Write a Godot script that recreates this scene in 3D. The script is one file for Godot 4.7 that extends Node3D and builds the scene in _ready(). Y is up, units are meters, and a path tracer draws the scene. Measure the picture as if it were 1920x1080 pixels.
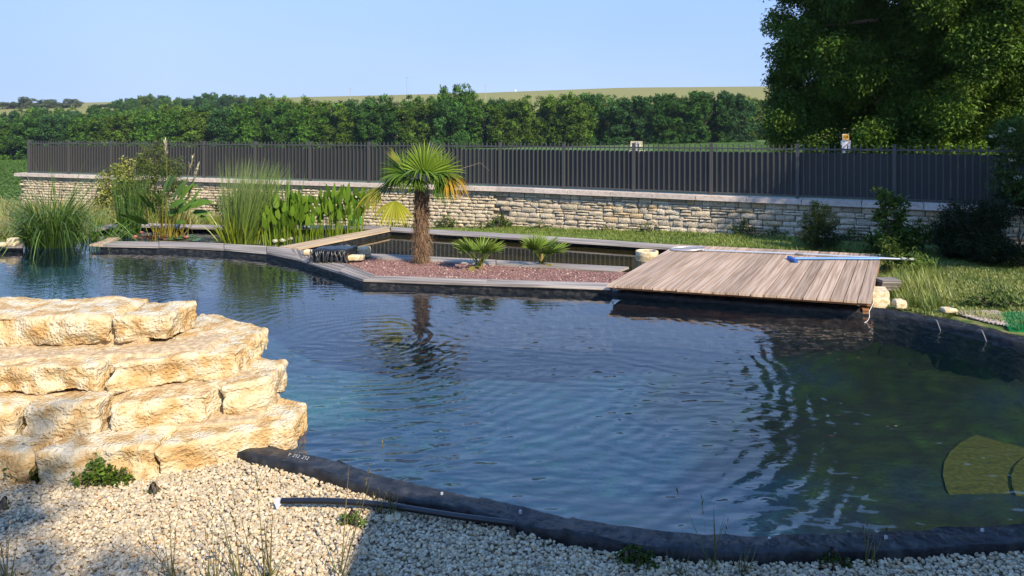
extends Node3D
# A swimming pond with a boulder wall, a deck and a planted bed, a fenced stone wall and fields behind. Metres, y up, water level at y = 0.

var rng := RandomNumberGenerator.new()
var used := {}
var M := {}
var NZ := FastNoiseLite.new()
var NR := FastNoiseLite.new()

const SUN_AT := Vector3(0.485, 0.616, 0.621)

class MB:
	var v := PackedVector3Array()
	var uv := PackedVector2Array()
	var c := PackedColorArray()
	var ix := PackedInt32Array()
	func vert(p: Vector3, t := Vector2.ZERO, col := Color.WHITE) -> int:
		v.append(p); uv.append(t); c.append(col)
		return v.size() - 1
	func tri(a: int, b: int, d: int) -> void:
		ix.append(a); ix.append(b); ix.append(d)
	func quad(a: int, b: int, d: int, e: int) -> void:
		tri(a, b, d); tri(a, d, e)
	# four corners counter-clockwise as seen from outside
	func face(p: Array, col := Color.WHITE, t := [Vector2(0, 0), Vector2(1, 0), Vector2(1, 1), Vector2(0, 1)]) -> void:
		var k := v.size()
		for i in 4: vert(p[i], t[i], col)
		quad(k, k + 3, k + 2, k + 1)
	func facet(a: Vector3, b: Vector3, d: Vector3, col := Color.WHITE) -> void:
		var k := v.size()
		vert(a, Vector2(a.x, a.z), col); vert(b, Vector2(b.x, b.z), col); vert(d, Vector2(d.x, d.z), col)
		tri(k, k + 2, k + 1)
	func mesh(weld := false) -> ArrayMesh:
		var n := PackedVector3Array()
		n.resize(v.size())
		for k in range(0, ix.size(), 3):
			var a := ix[k]
			var b := ix[k + 1]
			var d := ix[k + 2]
			var f := (v[d] - v[a]).cross(v[b] - v[a])
			n[a] += f; n[b] += f; n[d] += f
		if weld:
			var sum := {}
			for k in v.size():
				var q := Vector3i((v[k] * 5000.0).round())
				sum[q] = sum.get(q, Vector3.ZERO) + n[k]
			for k in v.size():
				n[k] = sum[Vector3i((v[k] * 5000.0).round())]
		for k in n.size():
			n[k] = n[k].normalized() if n[k].length_squared() > 1e-20 else Vector3.UP
		var a := []
		a.resize(Mesh.ARRAY_MAX)
		a[Mesh.ARRAY_VERTEX] = v; a[Mesh.ARRAY_NORMAL] = n; a[Mesh.ARRAY_TEX_UV] = uv; a[Mesh.ARRAY_COLOR] = c; a[Mesh.ARRAY_INDEX] = ix
		var m := ArrayMesh.new()
		m.add_surface_from_arrays(Mesh.PRIMITIVE_TRIANGLES, a)
		return m
	# an upright-ended bar between two points, w wide and h high
	func bar(a: Vector3, b: Vector3, w: float, h: float, col := Color.WHITE, up := Vector3.UP) -> void:
		var f := (b - a).normalized()
		var s := f.cross(up).normalized() * w * 0.5
		var u := s.cross(f).normalized() * h * 0.5
		box8([a - s - u, a + s - u, b + s - u, b - s - u, a - s + u, a + s + u, b + s + u, b - s + u], col)
	# corners: bottom 0..3 and top 4..7, each going front-left, front-right, back-right, back-left
	func box8(q: Array, col := Color.WHITE) -> void:
		var l1: float = q[0].distance_to(q[1])
		var l2: float = q[1].distance_to(q[2])
		var l3: float = q[0].distance_to(q[4])
		face([q[0], q[1], q[5], q[4]], col, [Vector2(0, 0), Vector2(l1, 0), Vector2(l1, l3), Vector2(0, l3)])
		face([q[1], q[2], q[6], q[5]], col, [Vector2(0, 0), Vector2(l2, 0), Vector2(l2, l3), Vector2(0, l3)])
		face([q[2], q[3], q[7], q[6]], col, [Vector2(0, 0), Vector2(l1, 0), Vector2(l1, l3), Vector2(0, l3)])
		face([q[3], q[0], q[4], q[7]], col, [Vector2(0, 0), Vector2(l2, 0), Vector2(l2, l3), Vector2(0, l3)])
		face([q[4], q[5], q[6], q[7]], col, [Vector2(0, 0), Vector2(l1, 0), Vector2(l1, l2), Vector2(0, l2)])
		face([q[3], q[2], q[1], q[0]], col, [Vector2(0, 0), Vector2(l1, 0), Vector2(l1, l2), Vector2(0, l2)])
	func box(at: Vector3, size: Vector3, col := Color.WHITE) -> void:
		var h := size * 0.5
		var q := []
		for y in [-h.y, h.y]:
			q.append_array([at + Vector3(-h.x, y, h.z), at + Vector3(h.x, y, h.z), at + Vector3(h.x, y, -h.z), at + Vector3(-h.x, y, -h.z)])
		box8(q, col)
	func tube(path: Array, radii: Array, sides := 8, col := Color.WHITE, col_end := Color(-1, 0, 0)) -> void:
		var k0 := v.size()
		var side := Vector3.ZERO
		for i in path.size():
			var f: Vector3 = (path[mini(i + 1, path.size() - 1)] - path[maxi(i - 1, 0)]).normalized()
			if side == Vector3.ZERO:
				side = f.cross(Vector3(0.31, 0.2, 0.93)).normalized()
			side = (side - f * side.dot(f)).normalized()
			var up := f.cross(side)
			var cc := col if col_end.r < 0.0 else col.lerp(col_end, float(i) / maxf(1.0, path.size() - 1.0))
			for j in sides + 1:
				var t := TAU * j / sides
				vert(path[i] + (side * cos(t) + up * sin(t)) * radii[i], Vector2(float(j) / sides, i * 0.3), cc)
		for i in path.size() - 1:
			for j in sides:
				var a := k0 + i * (sides + 1) + j
				quad(a, a + sides + 1, a + sides + 2, a + 1)
		for e in [0, path.size() - 1]:
			var kc := vert(path[e], Vector2.ZERO, c[k0 + e * (sides + 1)])
			for j in sides:
				var a: int = k0 + e * (sides + 1) + j
				if e == 0: tri(kc, a, a + 1)
				else: tri(kc, a + 1, a)
	# a bending strip: a grass blade or a narrow leaf; droop pulls its tip towards the ground
	func blade(at: Vector3, dir: Vector3, long: float, wide: float, droop: float, n: int, c0: Color, c1: Color, shape := 0, across := Vector3.ZERO) -> Vector3:
		var d := dir.normalized()
		var p := at
		var s := across if across != Vector3.ZERO else d.cross(Vector3.UP)
		if s.length() < 0.01: s = Vector3.RIGHT
		s = s.normalized()
		var k := -1
		for i in n + 1:
			var t := float(i) / n
			var w := wide * 0.5
			if shape == 0: w *= (1.0 - t * t * 0.97)
			elif shape == 1: w *= sin(PI * clampf(t * 0.93 + 0.06, 0.0, 1.0)) * 1.0 + 0.02
			else: w *= pow(sin(PI * pow(t, 0.55)), 0.8) + 0.02
			var cc := c0.lerp(c1, t)
			var kk := vert(p - s * w, Vector2(0, t), cc)
			vert(p + s * w, Vector2(1, t), cc)
			if k >= 0: quad(k, kk, kk + 1, k + 1)
			k = kk
			d = (d + Vector3.DOWN * droop / n).normalized()
			p += d * long / n
		return p
	# a leaf folded along its middle
	func leaf(at: Vector3, dir: Vector3, up: Vector3, long: float, wide: float, fold: float, col: Color, bend := 0.25) -> void:
		var f := dir.normalized()
		var s := f.cross(up)
		s = s.normalized() if s.length() > 0.01 else Vector3.RIGHT
		var u := s.cross(f)
		var a := vert(at, Vector2(0.5, 0), col)
		var l := vert(at + f * long * 0.45 - s * wide * 0.5 + u * fold * wide, Vector2(0, 0.45), col)
		var m := vert(at + f * long * 0.5, Vector2(0.5, 0.5), col)
		var r := vert(at + f * long * 0.45 + s * wide * 0.5 + u * fold * wide, Vector2(1, 0.45), col)
		var e := vert(at + f * long - u * bend * long, Vector2(0.5, 1), col)
		tri(a, l, m); tri(l, e, m); tri(a, m, r); tri(m, e, r)

func lin(r: float, g: float, b: float, a := 1.0) -> Color:
	var k := Color(r, g, b).linear_to_srgb()
	k.a = a
	return k

func rv(a: float, b: float) -> float: return rng.randf_range(a, b)
func rdir() -> Vector3:
	var y := rv(-1, 1)
	var t := rv(0, TAU)
	return Vector3(cos(t) * sqrt(1 - y * y), y, sin(t) * sqrt(1 - y * y))

func numbered(called: String) -> String:
	used[called] = used.get(called, -1) + 1
	return called if used[called] == 0 else "%s_%03d" % [called, used[called]]

func thing(called: String, label: String, category: String, at := Vector3.ZERO, group := "") -> Node3D:
	var o := Node3D.new()
	o.name = numbered(called)
	add_child(o)
	o.position = at
	tag(o, label, category, group)
	return o

func tag(o: Node, label: String, category: String, group := "") -> Node:
	o.set_meta("label", label)
	o.set_meta("category", category)
	if group: o.set_meta("group", group)
	return o

func put(called: String, m: Mesh, mat: Material, parent: Node = self) -> MeshInstance3D:
	var o := MeshInstance3D.new()
	if parent == self: o.name = numbered(called)
	else:
		var n := 0
		if parent.has_meta("n_" + called): n = parent.get_meta("n_" + called)
		parent.set_meta("n_" + called, n + 1)
		o.name = called if n == 0 else "%s_%03d" % [called, n]
	o.mesh = m
	o.material_override = mat
	parent.add_child(o, true)
	return o

func struct(called: String, m: Mesh, mat: Material, label := "") -> MeshInstance3D:
	var o := put(called, m, mat)
	o.set_meta("kind", "structure")
	if label: o.set_meta("label", label)
	return o

func scatter(called: String, m: Mesh, mat: Material, where: Array, cols: Array, parent: Node = self, stuff := true) -> MultiMeshInstance3D:
	var mm := MultiMesh.new()
	mm.transform_format = MultiMesh.TRANSFORM_3D
	mm.use_colors = true
	mm.mesh = m
	mm.instance_count = where.size()
	for i in where.size():
		mm.set_instance_transform(i, where[i])
		mm.set_instance_color(i, cols[i])
	var o := MultiMeshInstance3D.new()
	if parent == self: o.name = numbered(called)
	else: o.name = called
	o.multimesh = mm
	o.material_override = mat
	if stuff or where.size() > 300: o.set_meta("kind", "stuff")
	parent.add_child(o, true)
	return o

func copy_of(o: Node3D, called: String, at: Vector3, turn: float, size: Vector3, label: String, category: String, group := "") -> Node3D:
	var r: Node3D = o.duplicate()
	r.name = numbered(called)
	add_child(r)
	r.position = at
	r.rotation.y = turn
	r.scale = size
	tag(r, label, category, group)
	return r

func noise(sd: int, freq: float, oct := 4, type := FastNoiseLite.TYPE_SIMPLEX_SMOOTH, fractal := FastNoiseLite.FRACTAL_FBM) -> FastNoiseLite:
	var n := FastNoiseLite.new()
	n.seed = sd; n.frequency = freq; n.noise_type = type; n.fractal_octaves = oct; n.fractal_type = fractal
	return n

func tex(n: FastNoiseLite, cols: Array, at: Array, side := 512) -> NoiseTexture2D:
	var t := NoiseTexture2D.new()
	t.width = side; t.height = side; t.seamless = true; t.noise = n
	if cols.size():
		var g := Gradient.new()
		var pc := PackedColorArray()
		for k in cols: pc.append(lin(k[0], k[1], k[2]))
		g.offsets = PackedFloat32Array(at)
		g.colors = pc
		t.color_ramp = g
	return t

func mat(col: Color, rough := 0.8, spec := 0.5) -> StandardMaterial3D:
	var m := StandardMaterial3D.new()
	m.albedo_color = col; m.roughness = rough; m.metallic_specular = spec
	return m

func textured(n: FastNoiseLite, cols: Array, at: Array, scale: Vector3, rough := 0.9, bump: FastNoiseLite = null, cm := 1.0, side := 512, world := true) -> StandardMaterial3D:
	var m := mat(Color.WHITE, rough, 0.35)
	m.albedo_texture = tex(n, cols, at, side)
	m.uv1_triplanar = true
	m.uv1_world_triplanar = world
	m.uv1_scale = scale
	if bump:
		m.heightmap_enabled = true
		m.heightmap_texture = tex(bump, [], [], side)
		m.heightmap_scale = cm
	return m

func leafy(rough := 0.5, back := 0.5, spec := 0.4) -> StandardMaterial3D:
	var m := mat(Color.WHITE, rough, spec)
	m.vertex_color_use_as_albedo = true
	m.backlight_enabled = back > 0.0
	m.backlight = Color(back, back, back * 0.7)
	m.cull_mode = BaseMaterial3D.CULL_DISABLED
	return m

func tint(m: StandardMaterial3D, k: Color) -> StandardMaterial3D:
	var r: StandardMaterial3D = m.duplicate()
	r.albedo_color = k
	return r

# a sprig: some leaves round a short twig, about 1 unit across
func sprig(sd: int, n: int, long: float, wide: float, hang: float, n_tone := 0.25) -> ArrayMesh:
	var b := MB.new()
	rng.seed = sd
	for i in n:
		var d := rdir()
		d.y = d.y * 0.6 - hang
		var at := rdir() * rv(0.05, 0.42)
		var k := 1.0 + rv(-n_tone, n_tone)
		b.leaf(at, d, Vector3.UP + rdir() * 0.5, long * rv(0.7, 1.25), wide * rv(0.7, 1.2), rv(0.05, 0.25), Color(k, k, k * rv(0.85, 1.05)), rv(0.0, 0.3))
	return b.mesh()

func spin(size: float, up_bias := 0.0) -> Basis:
	var b := Basis.from_euler(Vector3(rv(-1, 1) * (1.0 - up_bias), rv(0, TAU), rv(-1, 1) * (1.0 - up_bias)))
	return b.scaled(Vector3.ONE * size)

func smooth(points: Array, step: float) -> Array:
	var k := Curve3D.new()
	k.bake_interval = step
	for i in points.size():
		var t: Vector3 = (points[mini(i + 1, points.size() - 1)] - points[maxi(i - 1, 0)]) / 6.0
		k.add_point(points[i], -t, t)
	return Array(k.get_baked_points())

func inside(p: Vector2, poly: PackedVector2Array) -> bool:
	return Geometry2D.is_point_in_polygon(p, poly)

func edge_distance(p: Vector2, poly: PackedVector2Array) -> float:
	var d := 1e9
	for i in poly.size():
		d = minf(d, p.distance_squared_to(Geometry2D.get_closest_point_to_segment(p, poly[i], poly[(i + 1) % poly.size()])))
	return sqrt(d)

func along(x: float, xs: Array, ys: Array) -> float:
	if x <= xs[0]: return ys[0]
	for i in xs.size() - 1:
		if x < xs[i + 1]:
			return lerpf(ys[i], ys[i + 1], (x - xs[i]) / (xs[i + 1] - xs[i]))
	return ys[-1]

func wall_z(x: float) -> float: return along(x, [-17.3, -0.31, 12.0], [-25.1, -18.5, -11.95])
func wall_foot(x: float) -> float: return along(x, [-17.3, -8.0, -0.3, 4.4, 8.5], [-0.8, -0.62, -0.34, -0.13, -0.03])

func lawn_y(x: float, z: float) -> float:
	var wz := wall_z(x)
	var t := clampf((z / wz - 0.72) / 0.26, 0.0, 1.0)
	return t * t * (3.0 - 2.0 * t) * wall_foot(x) + 0.02 * NZ.get_noise_2d(x * 60.0, z * 60.0) - 0.01

func field_y(x: float, z: float) -> float:
	var far := along(x, [-113.0, 44.0], [-3.6, 0.7])
	var near := along(x, [-20.0, 10.0], [-1.0, -0.45])
	var t := clampf((-z - 20.0) / 125.0, 0.0, 1.0)
	var y := lerpf(near, far, t)
	if z < -165.0:
		var u := clampf((-z - 165.0) / 435.0, 0.0, 1.0)
		u = u * u * (3.0 - 2.0 * u)
		y = lerpf(y, along(x, [-500.0, -438.0, -205.0, -20.0, 86.0, 218.0, 500.0], [23.0, 25.0, 31.5, 36.0, 40.0, 41.2, 41.5]), u)
	return y

func _ready() -> void:
	rng.seed = 7
	NZ.seed = 3; NZ.frequency = 0.02
	NR.seed = 5; NR.frequency = 0.02; NR.fractal_type = FastNoiseLite.FRACTAL_RIDGED; NR.fractal_octaves = 4
	# camera: level, its lens shifted down
	var cam := Camera3D.new()
	cam.name = "camera"
	add_child(cam)
	cam.position = Vector3(0, 2.08, 0)
	cam.keep_aspect = Camera3D.KEEP_HEIGHT
	cam.set_frustum(0.081818, Vector2(0, -0.021818), 0.1, 2500.0)
	cam.current = true
	# sky, haze and exposure
	var sm := ProceduralSkyMaterial.new()
	sm.sky_top_color = lin(0.125, 0.315, 0.74)
	sm.sky_horizon_color = lin(0.255, 0.355, 0.52)
	sm.sky_curve = 0.22
	sm.ground_bottom_color = lin(0.09, 0.11, 0.07)
	sm.ground_horizon_color = lin(0.40, 0.46, 0.48)
	sm.sun_angle_max = 1.0
	sm.sky_cover = sky_haze()
	sm.sky_cover_modulate = Color(1, 1, 1, 0.7)
	var sky := Sky.new()
	sky.sky_material = sm
	var env := Environment.new()
	env.background_mode = Environment.BG_SKY
	env.sky = sky
	env.tonemap_mode = Environment.TONE_MAPPER_LINEAR
	env.tonemap_exposure = 1.75
	env.fog_enabled = true
	env.fog_density = 0.00013
	env.fog_light_color = lin(0.50, 0.60, 0.78)
	env.sdfgi_enabled = true
	env.ssao_enabled = true
	env.ssil_enabled = true
	var we := WorldEnvironment.new()
	we.name = "environment"
	we.environment = env
	add_child(we)
	var sun := DirectionalLight3D.new()
	sun.name = "sun"
	sun.light_energy = 1.6
	sun.light_color = Color(1.0, 0.935, 0.82)
	sun.light_angular_distance = 0.55
	sun.shadow_enabled = true
	add_child(sun)
	sun.look_at_from_position(SUN_AT * 50.0, Vector3.ZERO)
	materials()
	terrain()
	water()
	liner()
	garden_wall()
	fence()
	big_trees()
	tree_belt()
	copings()
	deck()
	boulder_wall()
	gravel()
	palms()
	pond_plants()
	garden_plants()
	grass()
	small_things()
	gravel_weeds()
	house()

func sky_haze() -> Texture2D:
	# thin, high cirrus, mostly clear
	var n := noise(41, 0.006, 5)
	var im := Image.create(512, 256, false, Image.FORMAT_RGBA8)
	for y in 256:
		for x in 512:
			var a := TAU * x / 512.0
			var e := PI * (0.5 - (y + 0.5) / 256.0)
			var p := Vector3(cos(a) * cos(e), sin(e) * 2.2, sin(a) * cos(e)) * 60.0
			var k := clampf(n.get_noise_3dv(p) * 1.1 + 0.12, 0.0, 1.0) * 0.45
			im.set_pixel(x, y, Color(0.75, 0.72, 0.72, k if e > 0.0 else 0.0))
	return ImageTexture.create_from_image(im)

func materials() -> void:
	M.boulder = textured(noise(11, 0.0045, 6), [[0.40, 0.245, 0.10], [0.47, 0.335, 0.17], [0.52, 0.42, 0.26], [0.55, 0.48, 0.36]], [0.26, 0.42, 0.53, 0.68], Vector3.ONE * 1.1, 0.95, noise(12, 0.030, 6), 1.8, 1024)
	M.mortar = textured(noise(13, 0.03, 5), [[0.36, 0.26, 0.15], [0.54, 0.42, 0.27]], [0.3, 0.7], Vector3.ONE * 1.2, 1.0, noise(14, 0.12, 5), 0.8)
	M.stone = []
	for k in [[0.62, 0.53, 0.40], [0.54, 0.45, 0.33], [0.68, 0.60, 0.47], [0.58, 0.45, 0.28], [0.48, 0.42, 0.33]]:
		var m := textured(noise(21, 0.02, 5), [[0.55, 0.52, 0.48], [0.85, 0.84, 0.82], [1.0, 1.0, 1.0]], [0.3, 0.45, 0.6], Vector3.ONE * 1.7, 0.95, noise(22, 0.035, 6), 1.8)
		m.albedo_color = lin(k[0], k[1], k[2])
		M.stone.append(m)
	for k in range(1, 5):
		M.stone[k].albedo_texture = M.stone[0].albedo_texture
		M.stone[k].heightmap_texture = M.stone[0].heightmap_texture
	M.joint = textured(noise(23, 0.05, 4), [[0.20, 0.165, 0.12], [0.32, 0.27, 0.20]], [0.3, 0.7], Vector3.ONE * 1.5, 1.0)
	M.cap = []
	for k in [[0.56, 0.47, 0.41], [0.50, 0.43, 0.38], [0.60, 0.52, 0.46]]:
		M.cap.append(textured(noise(24, 0.02, 6), [[k[0] * 0.72, k[1] * 0.72, k[2] * 0.72], k], [0.3, 0.55], Vector3.ONE * 0.9, 0.85, noise(25, 0.1, 4), 0.25))
	M.metal = mat(lin(0.056, 0.057, 0.058), 0.42, 0.5)
	M.board = mat(lin(0.038, 0.039, 0.040), 0.55, 0.4)
	M.liner = textured(noise(26, 0.02, 5), [[0.010, 0.011, 0.013], [0.022, 0.023, 0.026], [0.045, 0.044, 0.042]], [0.3, 0.6, 0.85], Vector3.ONE * 0.8, 0.42, noise(27, 0.03, 4), 1.2)
	M.sheet = mat(lin(0.012, 0.013, 0.015), 0.32, 0.5)
	M.deck = []
	M.grey_wood = []
	for i in 5:
		var k: float = [1.0, 0.80, 1.16, 0.90, 1.07][i]
		M.deck.append(wood(31 + i % 2, [[0.25 * k, 0.175 * k, 0.125 * k], [0.32 * k, 0.235 * k, 0.175 * k], [0.38 * k, 0.29 * k, 0.225 * k]]))
	for i in 3:
		var k: float = [1.0, 0.82, 1.12][i]
		M.grey_wood.append(wood(33, [[0.13 * k, 0.115 * k, 0.105 * k], [0.25 * k, 0.22 * k, 0.20 * k], [0.35 * k, 0.315 * k, 0.285 * k]]))
	M.tan_wood = wood(34, [[0.24, 0.17, 0.10], [0.38, 0.29, 0.19], [0.46, 0.36, 0.25]])
	M.red_wood = wood(35, [[0.13, 0.055, 0.025], [0.24, 0.11, 0.05], [0.30, 0.15, 0.075]])
	M.lawn = textured(noise(51, 0.03, 5), [[0.04, 0.07, 0.014], [0.08, 0.11, 0.024], [0.17, 0.15, 0.055]], [0.3, 0.5, 0.75], Vector3.ONE * 0.35, 1.0)
	M.dirt = textured(noise(52, 0.06, 5), [[0.20, 0.16, 0.12], [0.38, 0.33, 0.26]], [0.3, 0.7], Vector3.ONE * 1.0, 1.0)
	M.crop = textured(noise(53, 0.05, 5), [[0.045, 0.09, 0.018], [0.085, 0.145, 0.035]], [0.3, 0.7], Vector3.ONE * 0.12, 1.0)
	M.wheat = textured(noise(54, 0.03, 5), [[0.135, 0.145, 0.035], [0.20, 0.175, 0.055], [0.165, 0.165, 0.045]], [0.3, 0.5, 0.7], Vector3(0.012, 0.02, 0.03), 1.0)
	M.red_gravel = mat(Color.WHITE, 0.95, 0.3)
	M.red_gravel.vertex_color_use_as_albedo = true
	M.pebble = textured(noise(55, 0.03, 4), [[0.8, 0.78, 0.74], [1, 1, 1]], [0.35, 0.6], Vector3.ONE * 6.0, 0.9, null, 1.0, 256)
	M.pebble.vertex_color_use_as_albedo = true
	M.bark = textured(noise(56, 0.03, 5), [[0.05, 0.04, 0.028], [0.14, 0.11, 0.08]], [0.3, 0.7], Vector3(3, 0.7, 3), 1.0, noise(57, 0.05, 4), 2.0)
	M.pale_bark = textured(noise(56, 0.03, 5), [[0.17, 0.12, 0.075], [0.34, 0.25, 0.17]], [0.3, 0.7], Vector3(1.5, 0.5, 1.5), 1.0, noise(57, 0.05, 4), 2.0)
	M.leaf = leafy(0.55, 0.6, 0.25)
	M.reed = leafy(0.42, 0.45, 0.45)
	M.far_leaf = leafy(0.8, 0.3, 0.2)
	M.fibre = leafy(0.95, 0.2, 0.2)
	M.plain = mat(Color.WHITE, 0.6, 0.4)
	M.plain.vertex_color_use_as_albedo = true
	M.petal = leafy(0.5, 0.8, 0.3)
	M.cream_stone = textured(noise(58, 0.02, 5), [[0.44, 0.35, 0.21], [0.60, 0.52, 0.37]], [0.35, 0.6], Vector3.ONE * 2.5, 0.95, noise(59, 0.06, 5), 0.8, 256)
	M.aluminium = mat(lin(0.62, 0.64, 0.67), 0.35, 0.5)
	M.aluminium.metallic = 0.7
	M.blue = mat(lin(0.045, 0.21, 0.55), 0.35, 0.5)
	M.dark_blue = mat(lin(0.02, 0.09, 0.33), 0.45, 0.5)
	M.pipe = mat(lin(0.008, 0.009, 0.012), 0.28, 0.5)
	M.white = mat(lin(0.72, 0.73, 0.74), 0.5, 0.4)
	M.cream_paint = mat(lin(0.62, 0.58, 0.42), 0.5, 0.4)
	M.yellow = mat(lin(0.80, 0.40, 0.02), 0.45, 0.5)
	M.ink = mat(lin(0.015, 0.015, 0.018), 0.6, 0.3)
	M.sign_red = mat(lin(0.16, 0.05, 0.05), 0.6, 0.3)
	M.turf = mat(lin(0.01, 0.20, 0.06), 0.8, 0.3)

func wood(sd: int, cols: Array) -> StandardMaterial3D:
	var m := mat(Color.WHITE, 0.78, 0.35)
	m.albedo_texture = tex(noise(sd, 0.012, 6), cols, [0.28, 0.5, 0.7], 512)
	m.uv1_scale = Vector3(0.09, 3.6, 1)
	m.heightmap_enabled = true
	if not M.has("wood_bump"): M.wood_bump = tex(noise(36, 0.02, 5), [], [], 512)
	m.heightmap_texture = M.wood_bump
	m.heightmap_scale = 0.25
	return m

# ---- ground, pond bed and water -------------------------------------------------------------

# the whole pond with its islands: the line that the liner's rim and the outer boards run along
func pond_outline() -> PackedVector2Array:
	return PackedVector2Array([
		Vector2(-1.668, -4.685), Vector2(-1.466, -4.607), Vector2(-1.228, -4.501), Vector2(-0.842, -4.277), Vector2(-0.497, -4.098), Vector2(-0.18, -3.968), Vector2(0.116, -3.835), Vector2(0.395, -3.725), Vector2(0.664, -3.651), Vector2(0.931, -3.613), Vector2(1.198, -3.594), Vector2(1.47, -3.594), Vector2(1.752, -3.613), Vector2(2.188, -3.656), Vector2(2.706, -3.72),
		Vector2(3.55, -3.95), Vector2(4.7, -4.05), Vector2(5.9, -4.6), Vector2(6.4, -5.6), Vector2(6.0, -6.55),
		Vector2(5.128, -7.052), Vector2(4.948, -7.423), Vector2(4.707, -7.767), Vector2(4.484, -7.999), Vector2(4.221, -8.194), Vector2(4.3, -9.2), Vector2(3.0, -11.9),
		Vector2(2.866, -12.446), Vector2(0.415, -13.684), Vector2(-2.561, -14.892), Vector2(-4.235, -15.108), Vector2(-7.1, -15.24), Vector2(-8.691, -15.65), Vector2(-8.826, -14.766), Vector2(-8.64, -14.08), Vector2(-8.907, -13.592), Vector2(-9.214, -13.264), Vector2(-9.138, -12.565),
		Vector2(-11.5, -12.8), Vector2(-12.5, -10.5), Vector2(-10.0, -7.6), Vector2(-6.5, -6.3), Vector2(-4.2, -5.6), Vector2(-2.6, -5.3)])

func terrain() -> void:
	var o := pond_outline()
	var basin := back_basin()
	var cell := 0.12
	var x0 := -30.0
	var z0 := -1.6
	var nx := 370
	var nz := 210
	var bed := MB.new()
	var lawn := MB.new()
	var path := MB.new()
	var maps := [{}, {}, {}]
	var inn := PackedByteArray()
	inn.resize((nx + 1) * (nz + 1))
	var box := Rect2(-12.6, -15.6, 19.2, 12.4)
	for j in nz + 1:
		for i in nx + 1:
			var p := Vector2(x0 + i * cell, z0 - j * cell)
			inn[j * (nx + 1) + i] = 1 if box.has_point(p) and inside(p, o) else 0
	for j in nz:
		for i in nx:
			var at := [j * (nx + 1) + i, j * (nx + 1) + i + 1, (j + 1) * (nx + 1) + i + 1, (j + 1) * (nx + 1) + i]
			var n_in: int = inn[at[0]] + inn[at[1]] + inn[at[2]] + inn[at[3]]
			var px := x0 + (i + 0.5) * cell
			var pz := z0 - (j + 0.5) * cell
			if n_in == 0 and pz < wall_z(px) - 0.15 and px > -17.2: continue
			var w := 0 if n_in > 0 else (2 if pz > -4.95 and px < 3.6 or pz > -3.9 else 1)
			var b: MB = [bed, lawn, path][w]
			var q := []
			for k in at:
				if not maps[w].has(k):
					var x: float = x0 + (k % (nx + 1)) * cell
					var z: float = z0 - (k / (nx + 1)) * cell
					var y := 0.0
					var col := Color.WHITE
					if w == 0:
						var d := edge_distance(Vector2(x, z), o) if inn[k] else 0.0
						var g := NZ.get_noise_2d(x * 22.0, z * 22.0)
						y = -0.08 - (smoothstep(0.0, 0.25, d) * 0.34 + smoothstep(0.3, 1.1, d) * 0.16 + smoothstep(0.9, 3.4, d) * 0.85) * (1.0 + 0.12 * g)
						if d <= 0.0: y = -0.06
						var h := NZ.get_noise_2d(x * 180.0, z * 180.0)
						var h2 := NZ.get_noise_2d(x * 700.0 + 40.0, z * 700.0)
						var green := clampf(smoothstep(1.2, 2.6, x) + g * 0.5, 0.0, 1.0)
						col = Color(0.004, 0.046, 0.115).lerp(Color(0.002, 0.010, 0.0015), green)
						col = col.lerp(Color(0.016, 0.052, 0.003) if green > 0.4 else Color(0.008, 0.085, 0.11), clampf(h * 0.8 + h2 * 0.8 + 0.1, 0.0, 1.0))
						y = maxf(y, lerpf(-0.625, -1.5, smoothstep(2.8, 4.8, Vector2(x - 5.1, z + 4.6).length())))
						if inside(Vector2(x, z), basin):
							y = maxf(y, -0.42)
							col = Color(0.030, 0.026, 0.006).lerp(Color(0.055, 0.045, 0.010), clampf(0.5 + h2, 0, 1))
						else: col = col.lerp(Color(0.05, 0.20, 0.19), 0.7 * smoothstep(2.0, 0.4, Vector2(x + 3.3, (z + 8.9) * 1.3).length() + g))
					elif w == 1:
						y = lawn_y(x, z)
					else:
						y = -0.012
					maps[w][k] = b.vert(Vector3(x, y, z), Vector2(x, z), col)
				q.append(maps[w][k])
			b.quad(q[0], q[3], q[2], q[1])
	var mb := textured(noise(65, 0.045, 5, FastNoiseLite.TYPE_SIMPLEX_SMOOTH, FastNoiseLite.FRACTAL_RIDGED), [[0.22, 0.22, 0.22], [0.45, 0.45, 0.42], [1.0, 1.0, 0.8]], [0.3, 0.55, 0.82], Vector3(0.45, 0.5, 1.1), 0.9)
	mb.vertex_color_use_as_albedo = true
	struct("pond_bed", bed.mesh(), mb, "dark green and teal bed of the swimming pond under the water")
	struct("lawn", lawn.mesh(), M.lawn, "lawn and bank between the pond and the stone wall")
	struct("gravel_ground", path.mesh(), M.dirt, "pale ground under the gravel in front of the pond")
	# fields
	var f := MB.new()
	grid(f, [-400.0, -250.0, -180.0, -140.0], -120.0, 120.0, 5.0, [160.0, 220.0, 320.0], -14.0, -164.0, 5.0)
	struct("crop_field", f.mesh(), M.crop, "green crop field beyond the fence")
	var w := MB.new()
	grid(w, [-1400.0, -1000.0, -700.0], -520.0, 520.0, 20.0, [700.0, 1000.0, 1400.0], -163.0, -640.0, 15.0)
	struct("hill", w.mesh(), M.wheat, "low yellow wheat hill on the horizon")

func grid(b: MB, before: Array, xa: float, xb: float, dx: float, after: Array, za: float, zb: float, dz: float) -> void:
	var xs := before.duplicate()
	var x := xa
	while x <= xb:
		xs.append(x)
		x += dx
	xs.append_array(after)
	var zs := []
	var z := za
	while z >= zb:
		zs.append(z)
		z -= dz
	for zz in zs:
		for xx in xs:
			b.vert(Vector3(xx, field_y(xx, zz), zz), Vector2(xx, zz))
	for j in zs.size() - 1:
		for i in xs.size() - 1:
			var k: int = j * xs.size() + i
			b.quad(k, k + xs.size(), k + xs.size() + 1, k + 1)

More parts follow.
